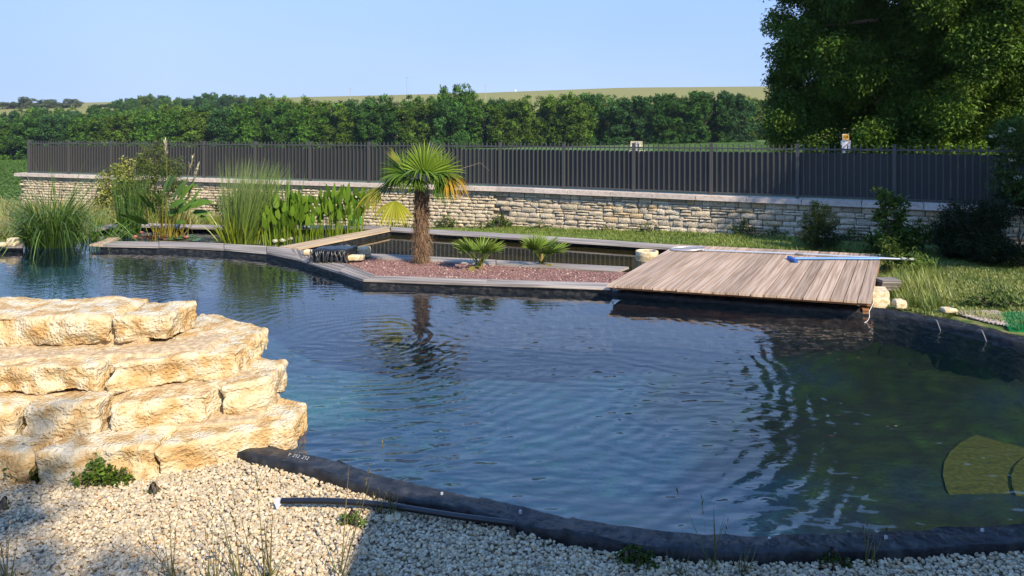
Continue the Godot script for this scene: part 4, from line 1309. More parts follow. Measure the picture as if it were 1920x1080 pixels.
func palms() -> void:
	rng.seed = 601
	var at := Vector3(-1.417, 0.055, -11)
	var t := thing("fan_palm", "tall fan palm with a shaggy brown trunk standing in the reddish gravel", "palm tree", at)
	var core := MB.new()
	var path := []
	var rad := []
	for i in 9:
		var k := i / 8.0
		path.append(Vector3(0.015 * sin(k * 5.0), 1.20 * k, 0.01 * sin(k * 4.0)))
		rad.append(0.092 + 0.010 * sin(k * 17.0) - 0.008 * k)
	core.tube(path, rad, 14)
	put("trunk", core.mesh(), textured(noise(71, 0.04, 4), [[0.07, 0.045, 0.03], [0.22, 0.15, 0.10]], [0.3, 0.7], Vector3(4, 1.2, 4), 1.0, noise(72, 0.06, 4), 3.0, 256), t)
	var hair := MB.new()
	for i in 4200:
		var y := rv(0.0, 1.20)
		var a := rv(0, TAU)
		var out := Vector3(cos(a), 0, sin(a))
		var r := 0.088 + 0.018 * NZ.get_noise_2d(a * 90.0, y * 300.0)
		var d := out * rv(0.15, 1.0) + Vector3(rv(-0.5, 0.5), rv(-1.2, 0.5), rv(-0.5, 0.5))
		var k := rv(0.5, 1.3)
		var c := Color(0.24, 0.155, 0.105).lerp(Color(0.30, 0.20, 0.12), rv(0, 1)) * k
		hair.blade(Vector3(0, y, 0) + out * r, d, rv(0.05, 0.17) * (1.25 if y < 0.55 else 0.9), rv(0.003, 0.008), rv(0.4, 1.6), 3, c * 0.7, c, 0)
	put("fibre", hair.mesh(), M.fibre, t).set_meta("kind", "stuff")
	var stub := MB.new()
	for i in 46:
		var y := rv(0.25, 1.18)
		var a := rv(0, TAU)
		var out := Vector3(cos(a), 0, sin(a))
		stub.tube([Vector3(0, y, 0) + out * 0.07, Vector3(0, y + 0.06, 0) + out * 0.115, Vector3(0, y + 0.12, 0) + out * 0.13], [0.014, 0.010, 0.006], 4, Color(0.22, 0.14, 0.09))
	put("leaf_stubs", stub.mesh(), M.fibre, t).set_meta("kind", "stuff")
	var top := Vector3(0, 1.2, 0)
	var g0 := Color(0.085, 0.155, 0.014)
	var g1 := Color(0.17, 0.24, 0.03)
	var dk0 := Color(0.045, 0.095, 0.012)
	var dk1 := Color(0.08, 0.135, 0.018)
	var ye := Color(0.26, 0.24, 0.022)
	var yo := Color(0.36, 0.20, 0.025)
	# upright fans in the middle
	frond(t, top, Vector3(0.06, 1.40, 0.14), Vector3(0.08, 1, 0.25), Vector3(0, -0.2, 1), 0.54, 1.25, 30, 0.22, g0, g1, "frond", 0.2)
	frond(t, top, Vector3(0.30, 1.42, 0.02), Vector3(0.8, 0.7, 0.1), Vector3(-0.1, -0.1, 1), 0.42, 1.2, 26, 0.6, g0, g1)
	frond(t, top, Vector3(-0.26, 1.40, 0.0), Vector3(-0.75, 0.75, -0.1), Vector3(0.1, 0.1, 1), 0.44, 1.2, 26, 0.6, dk0, g0)
	frond(t, top, Vector3(0.02, 1.46, -0.14), Vector3(0.1, 0.9, -0.4), Vector3(0, 0.4, 1), 0.52, 1.5, 36, 0.2, dk0, g1)
	# fans towards the viewer and hanging green skirts
	frond(t, top, Vector3(0.03, 1.44, 0.22), Vector3(0.05, 0.55, 1), Vector3(0, 1, -0.4), 0.54, 1.8, 40, 1.1, g0, Color(0.085, 0.15, 0.02))
	frond(t, top, Vector3(0.26, 1.42, 0.16), Vector3(0.85, 0.35, 0.5), Vector3(-0.3, 1, -0.2), 0.50, 1.6, 36, 1.15, dk0, dk1)
	frond(t, top, Vector3(-0.24, 1.40, 0.14), Vector3(-0.8, 0.3, 0.5), Vector3(0.3, 1, -0.1), 0.50, 1.6, 36, 1.2, dk0, dk1)
	frond(t, top, Vector3(-0.03, 1.34, 0.20), Vector3(-0.1, -0.1, 0.8), Vector3(0, 0.9, 0.4), 0.36, 1.4, 32, 1.0, dk0, dk1)
	# the new leaf, still folded
	frond(t, top, Vector3(-0.26, 1.52, 0.05), Vector3(-0.75, 0.75, 0.1), Vector3(0.3, 0.3, 1), 0.42, 0.22, 12, 0.0, Color(0.12, 0.15, 0.02), Color(0.24, 0.24, 0.04), "new_frond", 0.3)
	# long stalks carrying old yellow fans out to the sides
	frond(t, top, Vector3(-0.36, 1.02, 0.32), Vector3(-0.08, -0.75, 0.6), Vector3(0, 0.7, 0.7), 0.50, 1.25, 30, 0.55, Color(0.20, 0.22, 0.02), ye, "yellow_frond")
	frond(t, top, Vector3(-0.66, 1.20, 0.05), Vector3(-0.55, -0.45, 0.3), Vector3(-0.2, 0.8, 0.6), 0.56, 1.25, 26, 1.3, Color(0.14, 0.17, 0.02), Color(0.26, 0.21, 0.03), "yellow_frond", 0.35)
	frond(t, top, Vector3(0.40, 1.45, 0.12), Vector3(0.85, -0.25, 0.3), Vector3(0.4, 0.9, 0.4), 0.62, 1.25, 32, 1.45, Color(0.17, 0.16, 0.02), yo, "dying_frond", 0.25)
	frond(t, top, Vector3(0.30, 1.40, 0.18), Vector3(0.45, -0.7, 0.4), Vector3(0.3, 0.5, 0.8), 0.52, 0.9, 26, 0.7, dk0, dk1)
	frond(t, top, Vector3(-0.40, 1.32, -0.16), Vector3(-0.7, -0.1, -0.3), Vector3(0, 1, 0), 0.46, 1.3, 24, 1.3, dk0, dk1)
	var st := MB.new()
	st.tube([Vector3(0.1, 1.25, -0.05), Vector3(0.5, 1.45, -0.05), Vector3(0.92, 1.58, -0.05), Vector3(1.06, 1.46, -0.05)], [0.008, 0.006, 0.004, 0.002], 5, Color(0.2, 0.17, 0.12))
	st.tube([Vector3(-0.1, 1.2, 0), Vector3(-0.6, 1.22, 0.1), Vector3(-1.02, 1.1, 0.15)], [0.007, 0.005, 0.002], 5, Color(0.2, 0.17, 0.12))
	put("dry_stalks", st.mesh(), M.leaf, t)
	# two young palms
	var spots := [[Vector3(-0.479, 0.06, -10.539), 0.45, "young fan palm with splayed leaves, beside the tall palm's right", 3], [Vector3(0.44, 0.06, -10.752), 0.48, "young fan palm leaning its fans up, nearer the deck", 4]]
	for k in 2:
		var q: Array = spots[k]
		rng.seed = 610 + k
		var y := thing("young_palm", q[2], "palm tree", q[0], "young palms in the planted bed")
		var n := 8
		for i in n:
			var a := TAU * i / n + k * 0.5 + rv(-0.3, 0.3)
			var up := rv(0.9, 1.9)
			var o := Vector3(cos(a), up, sin(a)).normalized()
			var hub := o * rv(0.20, 0.30) + Vector3(0.05 * k, 0.05, 0)
			if k == 1 and i % 3 == 0: o = (o + Vector3(0.7, 0.5, 0.2)).normalized()
			frond(y, Vector3(0, 0.02, 0), hub, o * Vector3(1, 0.9, 1), Vector3(-o.x, 1.0, -o.z), rv(0.24, 0.34), 1.15, 20, 0.35, Color(0.06, 0.12, 0.014), Color(0.17, 0.23, 0.04))
		frond(y, Vector3(0, 0.02, 0), Vector3(-0.08 + 0.2 * k, 0.07, 0.10), Vector3(-0.5 + k * 0.6, -0.35, 0.6), Vector3(0, 0.9, 0.5), 0.20, 1.0, 12, 1.0, Color(0.15, 0.13, 0.03), Color(0.25, 0.19, 0.06), "yellow_frond", 0.4)
		var b := MB.new()
		b.tube([Vector3.ZERO, Vector3(0.01, 0.10, 0), Vector3(0.02, 0.2, 0)], [0.035, 0.032, 0.02], 8, Color(0.20, 0.15, 0.06))
		put("stem", b.mesh(), M.fibre, y)

# a clump of arching blades
func clump(t: Node3D, called: String, n: int, foot: Vector2, tall: Vector2, wide: float, lean: Vector3, open: float, droop: Vector2, c0: Color, c1: Color, at := Vector3.ZERO, shape := 0) -> void:
	var b := MB.new()
	for i in n:
		var a := rv(0, TAU)
		var r := sqrt(rv(0, 1))
		var p := at + Vector3(cos(a) * foot.x * r, 0, sin(a) * foot.y * r)
		var d := Vector3(cos(a) * open * r, 1.0, sin(a) * open * r) + lean + rdir() * 0.12
		var k := rv(0.65, 1.3)
		b.blade(p, d, rv(tall.x, tall.y), wide * rv(0.7, 1.3), rv(droop.x, droop.y), 6, c0 * k, c1 * k * rv(0.85, 1.2), shape, Vector3(cos(a * 3.0 + i), 0, sin(a * 3.0 + i)))
	var o := put(called, b.mesh(), M.reed, t)
	if n > 60: o.set_meta("kind", "stuff")

func bush(called: String, label: String, at: Vector3, blobs: Array, dense: float, m: ArrayMesh, size: float, ca: Color, cb: Color, group := "", twigs := 9) -> Node3D:
	var t := thing(called, label, "shrub", at, group)
	crown(t, blobs, dense, m, M.leaf, size, ca, cb, "foliage", 0.3)
	var b := MB.new()
	for i in twigs:
		var q: Array = blobs[i % blobs.size()]
		var e: Vector3 = q[0] + rdir() * q[1] * 0.6
		b.tube([Vector3(rv(-0.06, 0.06), -0.05, rv(-0.06, 0.06)), e * 0.5 + Vector3(0, 0.05, 0), e], [0.016, 0.010, 0.004], 5)
	put("stems", b.mesh(), M.bark, t)
	return t

func pond_plants() -> void:
	rng.seed = 701
	# the sedge at the water's left
	var s := thing("sedge_clump", "big drooping green sedge clump standing at the water's edge", "sedge", Vector3(-8.527, 0, -13.012))
	clump(s, "blades", 420, Vector2(0.40, 0.20), Vector2(1.25, 1.9), 0.018, Vector3.ZERO, 0.30, Vector2(1.6, 3.4), Color(0.035, 0.075, 0.010), Color(0.10, 0.175, 0.035))
	clump(s, "dark_blades", 160, Vector2(0.45, 0.25), Vector2(0.6, 1.0), 0.014, Vector3.ZERO, 0.25, Vector2(0.2, 0.9), Color(0.02, 0.045, 0.008), Color(0.05, 0.10, 0.02))
	var s2 := thing("iris_clump", "bright green iris leaves at the walkway's free end beside the sedge", "iris", Vector3(-8.195, 0, -13.728))
	clump(s2, "blades", 70, Vector2(0.5, 0.35), Vector2(0.35, 0.75), 0.022, Vector3.ZERO, 0.6, Vector2(0.2, 1.0), Color(0.06, 0.12, 0.012), Color(0.14, 0.25, 0.03))
	# thalia: broad leaves on long stalks
	var t := thing("thalia_plant", "broad-leaved thalia with big pointed leaves rising from the plant pond", "water plant", Vector3(-7.128, 0, -14.3))
	for q in [[0.35, 0.78, 0.45, 0.3, 0.9], [0.15, 0.95, 0.5, 0.5, 0.7], [0.02, 1.02, 0.5, -0.15, 0.95], [0.48, 0.62, 0.62, 0.95, 0.35], [-0.42, 0.34, 0.5, -1.0, 0.05], [-0.18, 0.28, 0.55, -0.6, 0.35], [0.22, 0.62, 0.45, 0.8, 0.45], [0.42, 0.50, 0.42, 0.7, 0.6], [0.60, 0.48, 0.40, 1.0, 0.15], [0.30, 0.42, 0.36, -0.2, 0.9], [0.12, 0.45, 0.38, 0.6, 0.3], [-0.02, 0.66, 0.36, -0.5, 0.7], [0.5, 0.82, 0.42, 0.35, 0.95], [0.66, 0.68, 0.36, 0.5, 1.0], [0.05, 0.20, 0.24, 0.2, 0.5], [0.3, 0.85, 0.45, 0.7, 0.5], [0.72, 0.40, 0.3, 0.9, -0.1], [0.38, 0.30, 0.3, 0.5, 0.2], [0.18, 0.74, 0.42, 0.4, 0.8], [-0.1, 0.48, 0.42, -0.4, 0.8], [0.26, 0.5, 0.42, 0.5, 0.75], [0.4, 0.72, 0.46, 0.5, 0.85], [0.55, 0.55, 0.4, 0.75, 0.6], [0.08, 0.85, 0.44, 0.25, 0.95], [-0.25, 0.6, 0.4, -0.6, 0.8]]:
		var top := Vector3(q[0], q[1], rv(-0.15, 0.25))
		var b := MB.new()
		var c := Color(0.05, 0.11, 0.016).lerp(Color(0.11, 0.20, 0.035), rv(0, 1))
		b.blade(top, Vector3(q[3], q[4], rv(-0.2, 0.4)), q[2] * 1.1, q[2] * 0.40, 0.35, 8, c * 0.9, c * 1.2, 2, Vector3(0.35, -0.55 * signf(q[3]), 0.6))
		var o := put("leaf", b.mesh(), M.leaf, t)
		var st := MB.new()
		st.tube([Vector3(q[0] * 0.55 + rv(-0.05, 0.05), -0.1, 0), Vector3(q[0] * 0.8, q[1] * 0.55, top.z * 0.5), top], [0.011, 0.009, 0.006], 5, Color(0.20, 0.15, 0.03), Color(0.06, 0.12, 0.02))
		put("stalk", st.mesh(), M.leaf, o)
	var old := MB.new()
	for i in 40: old.blade(Vector3(rv(-0.15, 0.62), -0.05, rv(-0.15, 0.2)), Vector3(rv(-0.35, 0.45), 1, rv(-0.1, 0.3)), rv(0.2, 0.5), rv(0.012, 0.03), rv(0, 0.5), 3, Color(0.30, 0.22, 0.04), Color(0.20, 0.17, 0.04), 0)
	put("old_stems", old.mesh(), M.leaf, t)
	for q in [[[0.10, 0.0, 0], [0.13, 0.9, 0], [0.12, 1.72, 0.05]], [[0.2, 0, 0], [0.42, 0.85, 0], [0.60, 1.42, 0]], [[0.3, 0, 0], [0.55, 0.7, 0], [0.72, 1.22, 0.05]]]:
		var p := []
		for e in q: p.append(Vector3(e[0], e[1], e[2]))
		var b := MB.new()
		b.tube(smooth(p, 0.2), smooth(p, 0.2).map(func(_e): return 0.006), 5, Color(0.16, 0.16, 0.05))
		var f := put("flower_stalk", b.mesh(), M.leaf, t)
		var h := MB.new()
		var e: Vector3 = p[2]
		var dir: Vector3 = (p[2] - p[1]).normalized()
		for i in 26: h.blade(e + dir * rv(-0.05, 0.22), dir + rdir() * 0.6, rv(0.06, 0.14), 0.022, rv(0, 0.6), 3, Color(0.40, 0.34, 0.22), Color(0.55, 0.50, 0.36), 1)
		put("flower_head", h.mesh(), M.leaf, f)
	# dark upright rushes left of the thalia
	var r := thing("rush_clump", "dark green upright rushes standing left of the broad-leaved thalia", "rush", Vector3(-7.808, 0, -14.375))
	clump(r, "blades", 130, Vector2(0.20, 0.12), Vector2(0.9, 1.5), 0.018, Vector3.ZERO, 0.12, Vector2(0.0, 0.15), Color(0.022, 0.055, 0.008), Color(0.05, 0.11, 0.018))
	var bent := MB.new()
	bent.blade(Vector3(0.2, 0.45, 0.1), Vector3(-0.6, 1, 0), 0.95, 0.016, 0.1, 6, Color(0.12, 0.17, 0.06), Color(0.16, 0.2, 0.08))
	put("bent_blade", bent.mesh(), M.leaf, r)
	# tall reed grass
	var g := thing("reed_grass", "tall feathery reed grass leaning over, yellow-green at its foot", "reed grass", Vector3(-5.18, 0, -13.459))
	clump(g, "blades", 720, Vector2(0.30, 0.16), Vector2(1.05, 1.75), 0.012, Vector3(0.16, 0, 0), 0.22, Vector2(0.1, 0.55), Color(0.09, 0.15, 0.02), Color(0.15, 0.21, 0.07))
	clump(g, "foot_blades", 150, Vector2(0.42, 0.2), Vector2(0.35, 0.85), 0.020, Vector3.ZERO, 0.42, Vector2(0.2, 0.9), Color(0.17, 0.21, 0.014), Color(0.20, 0.25, 0.025))
	var gb := MB.new()
	for i in 9: gb.blade(Vector3(-0.25, 0.02, 0.1), Vector3(-1, rv(0.15, 0.7), rv(-0.2, 0.3)), rv(0.4, 0.75), 0.014, 0.5, 5, Color(0.22, 0.24, 0.03), Color(0.26, 0.26, 0.05))
	put("side_blades", gb.mesh(), M.leaf, g)
	bush("wall_shrub", "small dull green shrub against the wall behind the tall reed grass", Vector3(-6.688, 0.005, -16.5), [[Vector3(0, 0.3, 0), 0.3], [Vector3(-0.22, 0.45, 0), 0.22], [Vector3(0.25, 0.5, 0), 0.25]], 900.0, sprig(203, 7, 0.4, 0.16, 0.1), 0.15, Color(0.035, 0.065, 0.012), Color(0.07, 0.10, 0.02))
	# pickerelweed
	var p := thing("pickerelweed", "dense stand of upright spear-shaped leaves in the plant pond's corner", "water plant", Vector3(-3.927, 0, -14.008))
	for i in 230:
		var u := rv(-1, 1)
		var foot := Vector3(u * 0.80, -0.1, -u * 0.62 + rv(-0.26, 0.26))
		var tall := rv(0.45, 1.0) * (0.95 if u > -0.3 else 0.85)
		var lean := Vector3(u * 0.12 + rv(-0.12, 0.12), 1, rv(-0.15, 0.15)).normalized()
		var b := MB.new()
		var c := Color(0.045, 0.10, 0.010).lerp(Color(0.11, 0.19, 0.018), rv(0, 1))
		var top := foot + lean * tall
		b.blade(foot, lean, tall + 0.02, 0.016, 0.0, 4, Color(0.14, 0.19, 0.02), c, 0, Vector3(1, 0, rv(-1, 1)))
		b.blade(top - lean * 0.05, lean + rdir() * 0.22, rv(0.20, 0.34), rv(0.075, 0.12), rv(-0.1, 0.4), 6, c * 0.85, c * 1.1, 2, Vector3(1, 0, rv(-1.4, 1.4)))
		put("leaf", b.mesh(), M.leaf, p)
	var sf := thing("sweet_flag", "tall sword-leaved sweet flag at the reed grass's side of the spear-leaved stand", "water plant", Vector3(-4.524, 0, -13.728))
	clump(sf, "blades", 58, Vector2(0.26, 0.18), Vector2(0.8, 1.65), 0.036, Vector3(-0.03, 0, 0), 0.13, Vector2(0.0, 0.25), Color(0.04, 0.10, 0.012), Color(0.085, 0.155, 0.025))
	clump(sf, "low_blades", 40, Vector2(0.3, 0.2), Vector2(0.3, 0.7), 0.03, Vector3(-0.1, 0, 0), 0.4, Vector2(0.2, 0.8), Color(0.09, 0.13, 0.015), Color(0.16, 0.2, 0.02))
	# lotus
	var lo := thing("lotus_plant", "round green lotus leaf held over the plant pond's back corner", "water plant", Vector3(-3.347, 0, -15.339))
	for q in [[Vector3(-0.05, 0.21, 0.05), 0.16, Vector3(0.1, 0.75, 0.8)], [Vector3(0.10, 0.10, 0.0), 0.13, Vector3(0.6, 0.7, -0.2)], [Vector3(-0.1, 0.03, 0.12), 0.10, Vector3(0, 1, 0)]]:
		var b := MB.new()
		var nn: Vector3 = q[2].normalized()
		var e := nn.cross(Vector3(0, 0.2, 1)).normalized()
		var f := nn.cross(e)
		var k := b.vert(q[0] - nn * 0.02, Vector2.ZERO, Color(0.10, 0.22, 0.06))
		for i in 25:
			var a := TAU * i / 24.0
			b.vert(q[0] + (e * cos(a) + f * sin(a)) * q[1] * (1.0 + 0.05 * sin(a * 5.0)) + nn * 0.015 * sin(a * 4.0), Vector2.ZERO, Color(0.06, 0.185, 0.045))
		for i in 24: b.tri(k, k + 1 + i, k + 2 + i)
		var o := put("leaf", b.mesh(), M.leaf, lo)
		var sk := MB.new()
		sk.tube([Vector3(0, -0.1, 0), q[0] - nn * 0.02], [0.006, 0.005], 5, Color(0.06, 0.12, 0.03))
		put("stalk", sk.mesh(), M.leaf, o)
	# water lilies
	rng.seed = 720
	var pads := thing("lily_pads", "floating reddish and green lily pads crowded before the thalia", "lily pads", Vector3(-7.02, 0.006, -14.039))
	for i in 70:
		var b := MB.new()
		var ca := Vector3(rv(-0.65, 0.85), rv(0.0, 0.012), rv(-0.5, 0.22))
		if ca.z > 0.12 + 0.1 * ca.x: ca.z -= 0.3
		var ra := rv(0.045, 0.085)
		var red := rng.randf() < 0.55 and ca.x < 0.3
		var c := (Color(0.10, 0.040, 0.022) if red else Color(0.055, 0.095, 0.02)) * rv(0.7, 1.4)
		var k := b.vert(ca, Vector2.ZERO, c)
		var a0 := rv(0, TAU)
		var tip := rdir() * 0.015
		for j in 14:
			var a := a0 + 0.2 + (TAU - 0.4) * j / 13.0
			b.vert(ca + Vector3(cos(a) * ra, tip.dot(Vector3(cos(a), 0, sin(a))), sin(a) * ra), Vector2.ZERO, c)
		for j in 13: b.tri(k, k + 1 + j, k + 2 + j)
		put("pad", b.mesh(), M.reed, pads)
	var n := 0
	for q in [[Vector3(-7.781, 0, -14.527), 0.14, 0.06, "upright pink water lily flower, the tallest of those by the rushes"], [Vector3(-7.435, 0, -13.902), 0.03, 0.06, "pink water lily flower low down against the walkway, below the tallest"], [Vector3(-7.874, 0, -14.375), 0.05, 0.042, "pale pink lily bud nearest the two new boards"], [Vector3(-7.558, 0, -14.375), 0.06, 0.045, "small dusky pink lily flower right beside the tallest"], [Vector3(-6.424, 0, -13.902), 0.03, 0.055, "pink water lily flower standing alone, before the thalia's far side"]]:
		flower(q[3], q[0], q[1], q[2], Color(0.62, 0.16, 0.14), Color(0.70, 0.34, 0.30), "pink water lilies")
		n += 1
	for q in [[Vector3(-4.505, 0, -13.393), 0.02, 0.07, "white water lily flower nearest the reed grass"], [Vector3(-4.374, 0, -13.426), 0.025, 0.075, "white water lily flower in the middle of the three"], [Vector3(-4.294, 0, -13.626), 0.03, 0.07, "white water lily flower nearest the tan board edging"]]:
		flower(q[3], q[0], q[1], q[2], Color(0.78, 0.76, 0.62), Color(0.86, 0.86, 0.84), "white water lilies")

func flower(label: String, at: Vector3, high: float, size: float, c0: Color, c1: Color, group: String) -> void:
	var t := thing("water_lily", label, "flower", at, group)
	var b := MB.new()
	for ring in 3:
		for i in 9:
			var a := TAU * i / 9.0 + ring * 0.35
			var up: float = [0.35, 0.9, 2.0][ring]
			b.blade(Vector3(cos(a) * 0.01, high, sin(a) * 0.01), Vector3(cos(a), up, sin(a)), size * rv(0.85, 1.1), size * 0.42, -0.5, 4, c0, c1, 1, Vector3(-sin(a), 0, cos(a)))
	put("petals", b.mesh(), M.petal, t)
	if high > 0.025:
		var s := MB.new()
		s.tube([Vector3(0, -0.05, 0), Vector3(0, high + 0.005, 0)], [0.006, 0.006], 5, Color(0.10, 0.10, 0.04))
		put("stalk", s.mesh(), M.leaf, t)

func garden_plants() -> void:
	rng.seed = 801
	var willow := sprig(204, 9, 0.55, 0.10, 0.15)
	var round_leaf := sprig(205, 9, 0.36, 0.20, 0.0)
	bush("variegated_shrub", "rounded yellow-flecked shrub against the wall behind the rushes", Vector3(-9.413, -0.2, -17.5), [[Vector3(-0.35, 0.6, 0), 0.6], [Vector3(-0.4, 1.1, 0), 0.48], [Vector3(0.05, 1.3, 0.1), 0.52], [Vector3(0.35, 0.6, 0), 0.5], [Vector3(-0.6, 0.6, 0.1), 0.3], [Vector3(0.0, 0.3, 0.1), 0.5]], 1000.0, round_leaf, 0.15, Color(0.09, 0.13, 0.018), Color(0.36, 0.35, 0.09))
	bush("willow_shrub", "tall wispy willow shrub rising above the coping behind the thalia", Vector3(-8.629, -0.135, -17), [[Vector3(0.0, 1.35, 0), 0.32], [Vector3(0.40, 1.40, 0), 0.34], [Vector3(-0.25, 1.6, 0), 0.2], [Vector3(-0.28, 1.85, 0), 0.13], [Vector3(0.05, 1.8, 0), 0.20], [Vector3(0.10, 2.02, 0), 0.12], [Vector3(0.55, 1.05, 0), 0.25], [Vector3(0.1, 0.9, 0), 0.42], [Vector3(0.2, 0.4, 0), 0.4]], 1100.0, willow, 0.17, Color(0.06, 0.095, 0.022), Color(0.15, 0.19, 0.055))
	var dark := sprig(206, 10, 0.34, 0.10, -0.1)
	bush("conifer_shrub", "small dark upright conifer in front of the wall behind the deck", Vector3(5.643, -0.02, -12.953), [[Vector3(0, 0.25, 0), 0.30], [Vector3(-0.12, 0.5, 0), 0.25], [Vector3(0.13, 0.5, 0), 0.24], [Vector3(0, 0.68, 0), 0.17], [Vector3(-0.2, 0.25, 0.05), 0.22], [Vector3(0.2, 0.22, 0.05), 0.22], [Vector3(-0.06, 0.82, 0), 0.09], [Vector3(0.16, 0.74, 0), 0.08]], 3000.0, dark, 0.12, Color(0.014, 0.030, 0.010), Color(0.034, 0.055, 0.016))
	var laurel := sprig(207, 7, 0.62, 0.20, -0.35)
	bush("laurel_shrub", "young glossy-leaved laurel taller than the coping, before the fence's shaded boards", Vector3(6.732, 0, -12.48), [[Vector3(0.0, 0.30, 0), 0.26], [Vector3(-0.02, 0.62, 0), 0.24], [Vector3(-0.10, 0.90, 0), 0.15], [Vector3(-0.20, 1.04, 0), 0.10], [Vector3(0.12, 0.86, 0), 0.13], [Vector3(0.30, 0.2, 0.05), 0.24], [Vector3(0.52, 0.35, 0), 0.18], [Vector3(-0.22, 0.15, 0), 0.22]], 900.0, laurel, 0.20, Color(0.040, 0.080, 0.012), Color(0.10, 0.15, 0.022))
	var yb := []
	for i in 26:
		var d := rdir()
		yb.append([Vector3(d.x * 0.95, 0.55 + d.y * 0.55, d.z * 0.7), rv(0.25, 0.4)])
	bush("yew_bush", "broad dark yew bush at the wall's end beside the lawn", Vector3(8.19, 0, -11.44), yb, 1900.0, dark, 0.17, Color(0.010, 0.020, 0.008), Color(0.022, 0.034, 0.012), "", 20)
	var vb := []
	for i in 18: vb.append([Vector3(rv(-0.6, 0.9), rv(0.7, 2.3), rv(-0.4, 0.4)), rv(0.22, 0.36)])
	var v := bush("flowering_shrub", "tall green shrub with clusters of white flowers hanging over the yew bush", Vector3(9.013, 0, -12.042), vb, 520.0, round_leaf, 0.20, Color(0.03, 0.06, 0.012), Color(0.075, 0.12, 0.025))
	for i in 26:
		var q: Array = vb[i % 18]
		var d := rdir()
		d.z = absf(d.z)
		var b := MB.new()
		for j in 40: b.leaf(q[0] + d * q[1] + rdir() * Vector3(0.05, 0.03, 0.05), rdir(), Vector3.UP, 0.02, 0.018, 0.1, Color(0.72, 0.70, 0.55))
		put("flower_cluster", b.mesh(), M.petal, v)
	# tall weeds growing up at the deck's side
	var herb := sprig(208, 8, 0.55, 0.15, -0.2)
	bush("leafy_weed", "tall leafy weed with pointed leaves growing against the deck's end", Vector3(5.785, 0, -10.725), [[Vector3(0.02, 0.2, 0), 0.2], [Vector3(-0.02, 0.42, 0), 0.12], [Vector3(0.2, 0.18, 0.05), 0.18], [Vector3(0.38, 0.14, 0), 0.18], [Vector3(0.1, 0.1, 0.25), 0.18], [Vector3(0.28, 0.1, 0.4), 0.18]], 900.0, herb, 0.17, Color(0.05, 0.095, 0.014), Color(0.12, 0.17, 0.03))
	bush("leafy_weed", "low dark green weed between the pale gravel patch and the lawn", Vector3(5.747, 0, -8.448), [[Vector3(0, 0.08, 0), 0.16], [Vector3(0.2, 0.08, 0), 0.15], [Vector3(-0.18, 0.06, 0), 0.12]], 1100.0, herb, 0.13, Color(0.02, 0.045, 0.008), Color(0.05, 0.09, 0.016))
	# weeds along the wall's foot
	var words := ["low green weeds at the wall's foot beside the lotus corner", "low weeds at the wall's foot left of the tall palm's trunk", "leggy weed at the wall's foot right of the tall palm's trunk", "low weeds at the wall's foot behind the first young palm", "leggy weed climbing the wall above the back basin's middle", "low weeds at the wall's foot behind the second young palm", "low weeds at the wall's foot behind the stone ring", "leafy dock weed at the wall's foot left of the deck's corner", "dark leafy weed at the wall's foot right behind the deck's corner", "low weeds at the wall's foot beside the small conifer", "low weeds at the wall's foot between the conifer and the laurel", "dark weeds at the wall's foot between the laurel and the yew"]
	var wx := [-3.28, -2.89, -1.77, -0.83, -0.34, 0.67, 2.16, 3.14, 4.98, 5.56, 6.83, 8.26]
	for i in wx.size():
		var x: float = wx[i]
		var z := wall_z(x) + 0.4
		var h: float = [0.12, 0.13, 0.26, 0.16, 0.30, 0.14, 0.14, 0.2, 0.26, 0.18, 0.2, 0.28][i]
		bush("wall_weed", words[i], Vector3(x, lawn_y(x, z), z), [[Vector3(0, h * 0.6, 0), h * 0.7], [Vector3(0.22, h * 0.4, 0.05), h * 0.55], [Vector3(-0.2, h * 0.4, 0), h * 0.5], [Vector3(0.05, h * 1.05, 0), h * 0.4]], 900.0, herb, 0.13, Color(0.035, 0.07, 0.012), Color(0.08, 0.13, 0.024), "weeds along the wall's foot", 5)

# ---- grass ----------------------------------------------------------------------------------------

func tuft(sd: int, n: int, tall: float, wide: float, open: float, droop: float) -> ArrayMesh:
	rng.seed = sd
	var b := MB.new()
	for i in n:
		var a := rv(0, TAU)
		var k := rv(0.75, 1.25)
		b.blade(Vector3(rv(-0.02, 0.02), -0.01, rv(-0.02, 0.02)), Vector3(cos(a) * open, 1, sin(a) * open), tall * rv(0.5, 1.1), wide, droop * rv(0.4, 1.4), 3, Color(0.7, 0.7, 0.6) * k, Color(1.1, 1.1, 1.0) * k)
	return b.mesh()

func sow(called: String, label: String, m: ArrayMesh, poly: PackedVector2Array, n: int, size: Vector2, ca: Color, cb: Color, dry: Color, dryness: float) -> void:
	var o := pond_outline()
	var box := Rect2(poly[0], Vector2.ZERO)
	for p in poly: box = box.expand(p)
	var where := []
	var cols := []
	var tries := 0
	while where.size() < n and tries < n * 6:
		tries += 1
		var p := Vector2(rv(box.position.x, box.end.x), rv(box.position.y, box.end.y))
		if not inside(p, poly) or p.y < wall_z(p.x) + 0.15 and p.x > -17.3: continue
		if inside(p, o) or edge_distance(p, o) < 0.14: continue
		var k := NZ.get_noise_2d(p.x * 40.0, p.y * 40.0)
		where.append(Transform3D(Basis(Vector3.UP, rv(0, TAU)).scaled(Vector3.ONE * rv(size.x, size.y) * (1.0 + 0.35 * k)), Vector3(p.x, lawn_y(p.x, p.y), p.y)))
		var c := ca.lerp(cb, clampf(rv(0, 1) + k * 0.4, 0, 1)).lerp(dry, clampf(dryness * (0.5 + k + rv(-0.3, 0.3)), 0, 1))
		c.a = 1.0
		cols.append(c)
	scatter(called, m, M.reed, where, cols).set_meta("label", label)

